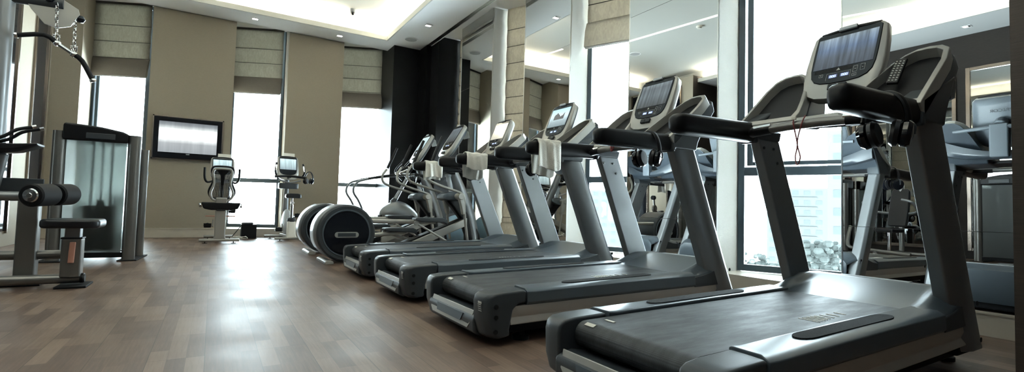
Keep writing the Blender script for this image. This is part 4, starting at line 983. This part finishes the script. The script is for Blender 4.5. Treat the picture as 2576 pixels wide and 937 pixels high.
# backrest: ring frame, slotted shell
Mb = Matrix.Translation((-0.02, 0, 0.66)) @ Matrix.Rotation(R(-10), 4, 'Y')
half = [(0.0, 0.0), (0.07, 0.0), (0.125, 0.03), (0.150, 0.09), (0.145, 0.15), (0.12, 0.22), (0.108, 0.28), (0.115, 0.35), (0.128, 0.42), (0.118, 0.475), (0.085, 0.495), (0, 0.50)]
loop = half + [(-y, z) for y, z in half[::-1][1:-1]]
fr_ = MB(Mb); fr_.tube([(0, y, z) for y, z in loop] + [(0, loop[0][0], loop[0][1])], 0.017, 10, 3); fr_.build('backrest_frame', M['silver'], B1)
fr_ = MB(Mb); fr_.tube([(0.035, y * 1.14, 0.02 + z * 1.02) for y, z in loop] + [(0.035, loop[0][0], 0.02)], 0.016, 10, 3); fr_.build('backrest_edge', M['black'], B1)
sh = MB(Mb)
def hw_at(z):
    for (y0, z0), (y1, z1) in zip(half, half[1:]):
        if z0 <= z <= z1 and z1 > z0: return y0 + (y1 - y0) * (z - z0) / (z1 - z0)
    return 0.06
nr = 22
for i in range(nr):
    z = 0.03 + 0.445 * i / (nr - 1); w = hw_at(z)
    sh.bx(0.008, 0.014, -w, w, z - 0.003, z + 0.003)
for j in range(-6, 7):
    pts_ = []
    for i in range(12):
        z = 0.02 + 0.465 * i / 11; pts_.append((0.011, hw_at(z) * j / 6.5, z))
    sh.tube(pts_, 0.0045 if j else 0.012, 6, 0)
sh.loft([[(x_, y, z) for y, z in ((-0.10, 0.49), (-0.03, 0.40), (-0.02, 0.24), (0.02, 0.24), (0.03, 0.40), (0.10, 0.49))] for x_ in (0.006, 0.016)])
sh.build('backrest_mesh', M['black'], B1, smooth=False)
MB(Mb).box((-0.015, 0, -0.005), (0.05, 0.15, 0.11)).build('backrest_bracket', M['silver'], B1, bevel=0.012)
f = MB(); f.loft([[(x_ + dx, y * w_, z) for dx, y in ((-.10, -1), (.14, -1), (.14, 1), (-.10, 1))] for x_, w_, z in ((0.72, 0.06, 0.08), (0.72, 0.075, 0.25), (0.74, 0.07, 0.42), (0.80, 0.04, 0.55))]); f.build('drive_housing', M['pale'], B1, bevel=0.03, seg=3)
MB().tube([(0.80, 0, 0.5), (0.86, 0, 0.9), (0.84, 0, 1.12)], 0.035, 12).build('mast', M['upright'], B1)
pedal_set(B1, 0.68, 0.34, 0.17)
for s in (-1, 1):
    MB().tube([(0.72, s * 0.10, 1.0), (0.66, s * 0.20, 0.96), (0.63, s * 0.245, 1.03), (0.62, s * 0.25, 1.20)], 0.017, 10).build('handlebar', M['black'], B1)
console(B1, (0.86, 1.39), (0.78, 1.02), 'screen_e', detail=False, paper=True)
MB().bx(0.80, 0.86, -0.13, 0.13, 0.96, 1.06).build('console_tray', M['pale'], B1, bevel=0.01)

B2 = thing('upright_bike', 'upright exercise bike with saddle and lit console, in front of the second window', 'exercise bike', (1.17, 9.12, 0), R(97))
f = MB(); f.tube([(0, -0.26, 0.05), (0, 0.26, 0.05)], 0.022, 12); f.tube([(0.62, -0.24, 0.05), (0.62, 0.30, 0.05)], 0.022, 12); f.box((0.32, 0, 0.075), (0.6, 0.09, 0.05)); f.build('base_frame', M['silver'], B2, bevel=0.006)
for x, y in ((0, -0.18), (0, 0.18), (0.62, -.18), (0.62, .2)):
    MB().lathe([(0.035, 0), (0.035, 0.005), (0.007, 0.008), (0.007, 0.035)], (x, y, 0), seg=16).build('levelling_foot', M['matte'], B2)
f = MB(); f.loft([[(x_ + dx, y * w_, z) for dx, y in ((-.05, -1), (.05, -1), (.06, 1), (-.05, 1))] for x_, w_, z in ((0.02, 0.085, 0.055), (0.03, 0.07, 0.10), (0.04, 0.062, 0.34))]); f.build('seat_tube', M['paper'], B2, bevel=0.02, seg=3)
MB().lathe([(0.062, 0.33), (0.066, 0.34), (0.066, 0.385), (0.045, 0.40), (0, 0.40)], (0.045, 0, 0), seg=24).build('tube_collar', M['graph'], B2)
MB().cyl((0.045, 0, 0.39), (0.05, 0, 0.62), 0.026, 16).build('lower_post', M['chrome'], B2)
po = MB(); po.cyl((0.05, 0, 0.60), (0.052, 0, 0.74), 0.018, 16); po.box((0.03, 0.0, 0.655), (0.06, 0.05, 0.03)); po.build('seat_post', M['chrome'], B2)
f = MB(); f.loft([[(x_, y, z) for y, z in ((-w_, 0.755), (-w_ * .9, 0.735), (w_ * .9, 0.735), (w_, 0.755), (w_ * .95, 0.80), (w_ * .6, 0.815), (-w_ * .6, 0.815), (-w_ * .95, 0.80))] for x_, w_ in ((-0.07, 0.10), (-0.05, 0.13), (0.04, 0.125), (0.10, 0.06), (0.20, 0.03), (0.22, 0.02))]); f.build('saddle', M['vinyl'], B2, bevel=0.012, seg=3)
f = MB(); loops = []
for x_, zc, hz_, hy in ((0.10, 0.25, 0.08, 0.03), (0.16, 0.28, 0.17, 0.055), (0.28, 0.32, 0.22, 0.07), (0.42, 0.33, 0.23, 0.07), (0.54, 0.28, 0.17, 0.06), (0.60, 0.24, 0.10, 0.03)):
    loops.append([(x_, hy * math.cos(2 * PI * k / 20), zc + hz_ * math.sin(2 * PI * k / 20)) for k in range(20)])
f.loft(loops); f.build('drive_housing', M['pale'], B2, sub=1)
pedal_set(B2, 0.28, 0.28, 0.165)
MB().tube([(0.46, 0, 0.5), (0.47, 0, 0.8), (0.44, 0, 1.12)], [0.05, 0.045, 0.035], 14).build('mast', M['upright'], B2)
f = MB(); f.prism([(0.30, -0.16), (0.44, -0.16), (0.48, -0.1), (0.48, 0.1), (0.44, 0.16), (0.30, 0.16), (0.27, 0.1), (0.27, -0.1)], 'z', 0.90, 1.0); f.build('accessory_tray', M['graph'], B2, bevel=0.015)
f = MB(); f.tube([(0.20, -0.26, 1.10), (0.22, -0.12, 1.115), (0.24, 0, 1.12), (0.22, 0.12, 1.115), (0.20, 0.26, 1.10)], 0.021, 12); f.tube([(0.24, 0, 1.11), (0.44, 0, 1.09)], 0.02, 10); f.build('handlebar', M['black'], B2)
for s in (-1, 1):
    f = MB(); f.tube([(0.30, s * 0.21, 1.11), (0.26, s * 0.24, 1.20), (0.30, s * 0.22, 1.35)], 0.018, 10); fo = f.build('bar_end', M['black'], B2)
    MB().tube([(0.258, s * 0.235, 1.21), (0.275, s * 0.226, 1.31)], 0.016, 8).build('pulse_sensor', M['chrome'], fo)
MB().tube([(0.25, -0.18, 1.05), (0.28, 0, 1.01), (0.25, 0.18, 1.05)], 0.014, 10).build('lower_bar', M['upright'], B2)
console(B2, (0.46, 1.475), (0.38, 1.06), 'screen_e', detail=False, paper=True)
hp(1.17 + 0.27, 9.12 + 0.2, 1.13, R(60), 'black headphones hanging from the handlebar of the upright bike')

# power boxes with dome and cables
def pbox(x, y, rz, label, dome=True):
    r = thing('power_box', label, 'box', (x, y, 0), rz, 'black floor boxes by the window')
    MB().box((0, 0, 0.13), (0.24, 0.16, 0.24)).build('body', M['black'], r, bevel=0.006)
    MB().box((0, 0, 0.005), (0.26, 0.18, 0.01)).build('foot_plate', M['matte'], r, smooth=False)
    if dome: MB().lathe([(0.085, 0.25), (0.10, 0.265), (0.085, 0.285), (0.04, 0.292), (0, 0.292)], (-0.02, 0, 0), seg=28).build('router_disc', M['graph'], r)
pbox(0.56, 9.86, R(3), 'black floor box with a flat disc on top beside the recumbent bike'); pbox(1.62, 9.75, R(-4), 'black floor box behind the upright bike')
def cable(x, y, seed, label, m='paper'):
    rn = random.Random(seed); pts = [(x, y, 0.02)]
    for k in range(16): pts.append((x + rn.uniform(-0.14, 0.14), y + rn.uniform(-0.12, 0.12), 0.012 + rn.uniform(0, 0.045)))
    return tag(MB().tube(pts, 0.006, 6, 4).build('power_cable', M[m], None), label, 'cable', 'coiled power cables')
cable(0.42, 9.62, 3, 'tangled white cable on the floor beside the recumbent bike'); cable(1.46, 9.50, 4, 'tangled white cable on the floor behind the upright bike')
tag(MB().tube([(0.30, 9.60, 0.05), (0.38, 9.62, 0.16), (0.46, 9.75, 0.27)], 0.006, 6).build('power_cable', M['black'], None), 'thin black cable leading up to the disc on the floor box', 'cable', 'coiled power cables')

# television
TV = thing('television', 'wide flat television with black frame on the beige back wall', 'television', (-0.415, 10.20, 1.72), 0)
f = MB(); f.bx(-0.50, 0.50, -0.03, 0.03, -0.355, 0.355); f.build('housing', M['gloss'], TV, bevel=0.008)
f = MB(); w, h, t = 0.44, 0.285, 0.012
MB().bx(-0.425, 0.425, -0.033, -0.028, -0.255, 0.275).build('screen', M['screen_tv'], TV, smooth=False)
f = MB(); f.bx(-0.025, 0.025, -0.036, -0.03, -0.285, -0.268); f.build('logo_plate', M['pale'], TV, smooth=False)
f = MB(); f.bx(-0.52, 0.52, 0.0, 0.05, -0.375, -0.355); f.bx(-0.52, 0.52, 0.0, 0.05, 0.355, 0.375); f.bx(-0.52, -0.50, 0, 0.05, -0.375, 0.375); f.bx(0.50, 0.52, 0, 0.05, -0.375, 0.375); f.build('recess_frame', M['bronze'], TV, smooth=False)
MB().bx(-0.2, 0.2, 0.02, 0.07, -0.15, 0.15).build('wall_bracket', M['matte'], TV, smooth=False)

# exercise ball
tag(MB().ell((3.62, 7.75, 0.26), (0.26, 0.26, 0.26), 32, 20).build('exercise_ball', M['ball'], None), 'pale blue exercise ball before the farthest mirror', 'ball')

# ------------------------------------------------------------------ weight machine tower
def tower(label):
    t = thing('weight_tower', label, 'weight machine', (0, 0, 0), 0)
    for x, zt in ((-0.325, 1.34), (0.295, 1.34)):
        MB().cyl((x, 0, 0.012), (x, 0, zt), 0.058, 28).build('side_tube', M['tubem'], t)
    MB().cyl((-0.40, 0.28, 0.012), (-0.40, 0.28, 1.23), 0.055, 24).build('rear_tube', M['tubem'], t)
    MB().cyl((0.30, 0.42, 0.012), (0.30, 0.42, 1.23), 0.055, 24).build('rear_tube', M['tubem'], t)
    b = MB(); b.box((-0.33, 0.14, 0.006), (0.22, 0.50, 0.012)); b.box((0.30, 0.2, 0.006), (0.17, 0.60, 0.012)); b.box((-0.01, 0.0, 0.06), (0.6, 0.06, 0.05)); b.build('foot_plate', M['matte'], t, bevel=0.004)
    MB().bx(-0.262, 0.232, -0.035, -0.028, 0.09, 1.27).build('front_panel', M['frost'], t, smooth=False)
    MB().bx(-0.262, 0.232, 0.40, 0.406, 0.09, 1.27).build('rear_panel', M['frost'], t, smooth=False)
    c_ = MB(); c_.loft([[(x, y, z) for x, z in ((-0.29, 1.25), (0.25, 1.25), (0.25, 1.345), (0.20, 1.37), (0.02, 1.405), (-0.16, 1.42), (-0.27, 1.425), (-0.29, 1.415))] for y in (-0.075, 0.44)]); c_.build('top_cover', M['black'], t, bevel=0.02, seg=3)
    MB().bx(-0.10, 0.14, -0.085, -0.072, 1.275, 1.335).build('name_plate', M['graph'], t, bevel=0.004)
    s = MB()
    for k in range(13): s.bx(-0.12, 0.12, 0.06, 0.24, 0.10 + k * 0.037, 0.10 + k * 0.037 + 0.033)
    so = s.build('weight_stack', M['matte'], t, bevel=0.003)
    g = MB(); g.cyl((-0.08, 0.15, 0.06), (-0.08, 0.15, 1.26), 0.010, 10); g.cyl((0.08, 0.15, 0.06), (0.08, 0.15, 1.26), 0.010, 10); g.build('guide_rod', M['chrome'], t)
    MB().cyl((0, 0.15, 0.58), (0, 0.15, 1.26), 0.007, 8).build('cable', M['matte'], t)
    MB().box((0, 0.15, 0.61), (0.05, 0.06, 0.06)).build('stack_head', M['tubem'], so)
    return t
TW = tower('weight tower with frosted front panel and black cap, left of the television'); TW.location = (-1.045, 6.66, 0); TW.rotation_euler = (0, 0, R(-4))
dup(TW, (-2.85, 2.55, 0), R(90), 'weight tower against the left wall, seen in the nearest mirror')
dup(TW, (-2.85, 5.15, 0), R(90), 'weight tower against the left wall, seen in the third mirror')

# ------------------------------------------------------------------ leg machine in the left foreground
Lg = thing('leg_curl_machine', 'leg curl machine with round foam roller and black stool seat in the left foreground', 'weight machine', (-0.88, 4.85, 0))
b = MB(); b.tube([(-1.1, 0.0, 0.06), (0.06, 0.0, 0.06)], 0.036, 16); b.build('base_tube', M['tubem'], Lg)
MB().lathe([(0.0, 0.0), (0.037, 0.0), (0.037, 0.018), (0.03, 0.026), (0, 0.026)], (0.055, 0, 0.06), (1, 0, 0), 20).build('tube_cap', M['black'], Lg)
MB().box((0.02, 0.0, 0.008), (0.18, 0.26, 0.016)).build('foot_plate', M['matte'], Lg, bevel=0.004)
MB().box((0.0, 0.0, 0.215), (0.118, 0.11, 0.29)).build('seat_column', M['tubem'], Lg, bevel=0.012, seg=3)
MB().box((0.0, 0.0, 0.395), (0.090, 0.085, 0.09)).build('inner_column', M['upright'], Lg, bevel=0.006)
MB().box((0.0, 0.0, 0.362), (0.124, 0.118, 0.012)).build('column_collar', M['black'], Lg, bevel=0.003)
MB().prism([(-0.17, -0.13), (-0.13, -0.16), (0.13, -0.16), (0.17, -0.13), (0.17, 0.13), (0.13, 0.16), (-0.13, 0.16), (-0.17, 0.13)], 'z', 0.438, 0.505).build('seat', M['vinyl'], Lg, bevel=0.022, seg=4)
a = MB(); a.loft([[(0.005 + dx, -0.062 - t_, z) for dx, z in ((-0.018, 0.18), (0.018, 0.18), (0.024, 0.335), (-0.012, 0.335))] for t_ in (0, 0.016)]); a.build('adjust_handle', M['orange'], Lg, bevel=0.006)
# upright and roller
MB().box((-0.30, 0.21, 0.34), (0.12, 0.10, 0.66)).build('pivot_post', M['tubem'], Lg, bevel=0.012)
MB().box((-0.30, 0.18, 0.008), (0.22, 0.18, 0.016)).build('post_foot', M['matte'], Lg, bevel=0.004)
MB().box((-0.55, 0.26, 0.735), (0.62, 0.012, 0.13), ).build('side_plate', M['graph'], Lg, bevel=0.006)
MB().tube([(-0.85, -0.03, 0.655), (-0.20, -0.03, 0.665)], 0.034, 16).build('roller_arm', M['upright'], Lg)
MB().tube([(-0.9, 0.22, 0.22), (-0.1, 0.22, 0.22)], 0.035, 14).build('cross_tube', M['tubem'], Lg)
MB().tube([(-0.23, -0.13, 0.672), (-0.07, 0.28, 0.688)], 0.012, 12).build('roller_axle', M['chrome'], Lg)
for k, (p0, p1) in enumerate((((-0.225, -0.12, 0.672), (-0.155, 0.06, 0.680)), ((-0.142, 0.093, 0.681), (-0.08, 0.25, 0.687)))):
    rl = MB(); d = Vector(p1) - Vector(p0); L_ = d.length
    rl.lathe([(0.03, 0), (0.072, 0.002), (0.082, 0.012), (0.082, L_ - 0.012), (0.072, L_ - 0.002), (0.03, L_)], p0, d, 32); ro = rl.build('foam_roller', M['rubber'], Lg)
    if k == 0:
        MB().lathe([(0.0, -0.014), (0.015, -0.014), (0.018, -0.010), (0.044, -0.008), (0.050, 0.0), (0.03, 0.004)], p0, d, 28).build('roller_cap', M['chrome'], ro)
# pads and handles on the left edge
hd_ = MB(); hd_.loft([[(x, 0.16 + y * .10, z + dz * k_) for y, dz in ((-1, -.02), (-0.6, -.045), (0.6, -.045), (1, -.02), (1, .02), (-1, .02))] for x, z, k_ in ((-0.66, 1.03, 1.0), (-0.50, 1.02, 1.2), (-0.36, 1.03, 0.9), (-0.25, 1.055, 0.3))]); hd_.build('chest_pad', M['vinyl'], Lg, bevel=0.015, seg=3)
for q_ in (((-0.62, 0.25, 1.03), (-0.46, 0.25, 1.085), (-0.38, 0.25, 1.15), (-0.27, 0.25, 1.187)), ((-0.62, 0.06, 1.02), (-0.445, 0.06, 1.085), (-0.37, 0.08, 1.15), (-0.28, 0.10, 1.182))):
    hh = MB(); hh.tube(q_, 0.0125, 10); ho = hh.build('handle', M['black'], Lg)
    d = (Vector(q_[3]) - Vector(q_[2])).normalized(); MB().cyl(Vector(q_[3]) - d * 0.012, Vector(q_[3]) + d * 0.012, 0.0145, 14).build('handle_cap', M['chrome'], ho)
MB().tube([(-0.45, 0.16, 0.97), (-0.50, 0.2, 0.70)], 0.03, 12).build('pad_post', M['upright'], Lg)

# lat pulldown
Lt = thing('lat_pulldown_machine', 'lat pulldown machine tube and pulley plate at the top left edge', 'weight machine', (-1.45, 5.25, 0))
MB().cyl((0.0, 0, 0.01), (0, 0, 2.20), 0.062, 24).build('main_tube', M['upright'], Lt)
MB().tube([(-0.5, 0, 2.20), (0.35, -0.02, 2.22)], 0.045, 12, 0).build('top_arm', M['graph'], Lt)
MB().box((0, 0.06, 0.008), (0.25, 0.24, 0.016)).build('foot_plate', M['matte'], Lt)
pp = MB(); pp.prism([(0.05, 2.33), (0.16, 2.14), (0.24, 2.04), (0.32, 2.02), (0.40, 2.05), (0.45, 2.16), (0.44, 2.20), (0.34, 2.26), (0.20, 2.36)], 'y', -0.035, -0.022); pp.build('pulley_plate', M['silver'], Lt, bevel=0.003)
MB().lathe([(0.0, -0.022), (0.06, -0.022), (0.075, -0.015), (0.065, 0.0), (0.075, 0.015), (0.06, 0.022), (0, 0.022)], (0.16, 0.0, 2.25), (0, 1, 0), 28).build('pulley', M['black'], Lt)
for x, y, z in ((0.27, -0.06, 2.24), (0.45, 0.0, 2.13)): MB().lathe([(0.0, -0.028), (0.02, -0.026), (0.034, 0.0), (0.02, 0.026), (0, 0.028)], (x, y, z), (0, 0, 1), 18).build('stop_ball', M['gloss'], Lt)
CXY = []
bar = thing('lat_bar', 'black gripped lat bar hanging tilted from two chains at top left', 'bar', (-1.20, 5.19, 1.85))
# bar path relative to (-1.20, 5.19, 1.85)
bp = [(-0.16, 0, 0.055), (0.0, 0, 0.093), (0.08, 0, 0.04), (0.185, 0, -0.03), (0.24, 0, -0.075), (0.315, 0, -0.225)]
MB().tube([bp[2], bp[3]], 0.014, 12, 0).build('middle_rod', M['chrome'], bar)
for q in ((bp[0], bp[1], bp[2]), (bp[3], bp[4], bp[5])):
    go = MB().tube(q, 0.0185, 12, 3).build('grip', M['rubber'], bar)
    e_ = Vector(q[0]) if q[0] == bp[0] else Vector(q[2]); d = (e_ - Vector(q[1])).normalized()
    MB().lathe([(0.021, -0.012), (0.023, 0.0), (0.021, 0.008), (0.012, 0.010), (0, 0.008)], e_, d, 18).build('end_cap', M['chrome'], go)
for q in (bp[2], bp[3]): MB().lathe([(0.02, -0.014), (0.024, -0.008), (0.024, 0.008), (0.02, 0.014)], q, Vector(bp[3]) - Vector(bp[2]), 16).build('collar', M['chrome'], bar)
def chain(p0, p1, label):
    r = thing('chain', label, 'chain', p0, 0, 'two short chains holding the lat bar')
    d = Vector(p1) - Vector(p0); n = max(3, int(d.length / 0.034)); L_ = MB()
    ax = d.normalized(); u = ax.orthogonal().normalized(); w = ax.cross(u)
    for k in range(n):
        c0 = d * ((k + 0.5) / n); s_ = u if k % 2 else w; pts = []
        for j in range(13):
            a = 2 * PI * j / 12; pts.append(c0 + ax * (0.024 * math.cos(a)) + s_ * (0.011 * math.sin(a)))
        L_.tube(pts, 0.0038, 6, 0)
    L_.build('links', M['chrome'], r)
    s2 = MB(); 
    s2.tube([d + Vector((-0.016, 0, 0.03)), d + Vector((-0.018, 0, 0.0)), d + Vector((0, 0, -0.022)), d + Vector((0.018, 0, 0.0)), d + Vector((0.016, 0, 0.03))], 0.005, 8); s2.tube([d + Vector((-0.024, 0, 0.03)), d + Vector((0.024, 0, 0.03))], 0.005, 8); s2.build('shackle', M['chrome'], r)
chain((-1.155 + 0.02, 5.19, 2.21), (-1.125, 5.19, 1.925), 'left chain holding the tilted lat bar'); chain((-1.02, 5.19, 2.10), (-1.015, 5.19, 1.855), 'right chain holding the tilted lat bar')

# machine hidden behind the weight tower: two rollers and a lever show
q = thing('leg_extension_machine', 'leg extension machine mostly hidden behind the weight tower, only its rollers showing', 'weight machine', (-0.98, 7.9, 0))
MB().box((-0.08, 0, 0.35), (0.10, 0.10, 0.70)).build('post', M['tubem'], q, bevel=0.01)
MB().box((-0.08, 0, 0.006), (0.3, 0.3, 0.012)).build('foot_plate', M['matte'], q)
MB().tube([(-0.08, 0, 0.62), (0.10, 0, 0.70), (0.16, 0, 0.98)], 0.022, 10).build('upper_arm', M['tubem'], q)
MB().tube([(-0.08, 0, 0.62), (0.12, 0, 0.5), (0.13, 0, 0.30)], 0.022, 10).build('lower_arm', M['tubem'], q)
for z, x in ((0.99, 0.14), (0.27, 0.10)): MB().lathe([(0.02, 0), (0.045, 0.004), (0.05, 0.012), (0.05, 0.09), (0.045, 0.098), (0.02, 0.10)], (x, 0, z), (1, -0.3, 0), 24).build('roller', M['rubber'], q)
MB().lathe([(0, -0.02), (0.08, -0.02), (0.08, 0.02), (0, 0.02)], (0.13, 0.0, 0.74), (0.2, 1, 0), 28).build('cam_disc', M['tubem'], q)
MB().box((-0.25, 0, 0.5), (0.4, 0.35, 0.08)).build('seat', M['vinyl'], q, bevel=0.02)

# press bench seen in the nearest mirror
pb_ = thing('shoulder_press_machine', 'shoulder press machine with tall black backrest, seen in the nearest mirror', 'weight machine', (-2.55, 3.95, 0), R(8))
Mq = Matrix.Translation((-0.22, 0, 0.52)) @ Matrix.Rotation(R(-12), 4, 'Y')
bk = MB(Mq); bk.prism([(-0.15, 0.02), (-0.12, 0.0), (0.12, 0.0), (0.15, 0.02), (0.16, 0.3), (0.14, 0.66), (0.11, 0.70), (-0.11, 0.70), (-0.14, 0.66), (-0.16, 0.3)], 'x', -0.03, 0.045); bk.build('backrest', M['vinyl'], pb_, bevel=0.02, seg=3)
MB().box((0.02, 0, 0.45), (0.36, 0.30, 0.07)).build('seat', M['vinyl'], pb_, bevel=0.022, seg=3)
MB().cyl((0.02, 0, 0.02), (0.02, 0, 0.42), 0.03, 14).build('seat_post', M['chrome'], pb_)
f = MB(); f.tube([(-0.35, 0, 0.05), (0.3, 0, 0.05), (0.45, 0, 0.05)], 0.035, 12); f.tube([(0.35, -0.5, 0.06), (0.38, 0.2, 0.10), (0.30, 0.55, 0.15), (0.1, 0.62, 0.5)], 0.032, 12); f.tube([(-0.35, 0, 0.05), (-0.35, 0, 1.3)], 0.04, 12); f.tube([(-0.5, -0.45, 0.03), (-0.35, 0, 0.04), (-0.5, 0.45, 0.03)], 0.03, 12); f.build('frame', M['tubem'], pb_)
f = MB(); 
for s in (-1, 1): f.tube([(-0.35, s * 0.05, 0.75), (-0.1, s * 0.38, 0.80), (0.1, s * 0.40, 0.95), (0.12, s * 0.25, 1.0)], 0.022, 10)
f.build('press_arm', M['upright'], pb_)
cl = thing('steel_column', 'round grey steel column of a cable station, seen in the nearest mirror', 'weight machine', (-1.95, 3.10, 0))
MB().cyl((0, 0, 0.01), (0, 0, 1.5), 0.058, 24).build('tube', M['tubem'], cl); MB().box((0, 0, 0.006), (0.2, 0.2, 0.012)).build('foot_plate', M['matte'], cl); MB().tube([(0, 0, 0.85), (-0.3, 0.3, 0.95)], 0.04, 12).build('arm', M['tubem'], cl)
MB().lathe([(0.03, 0), (0.07, 0.004), (0.07, 0.12), (0.03, 0.124)], (-0.05, -0.02, 0.62), (0.3, -1, 0), 24).build('roller', M['rubber'], cl)
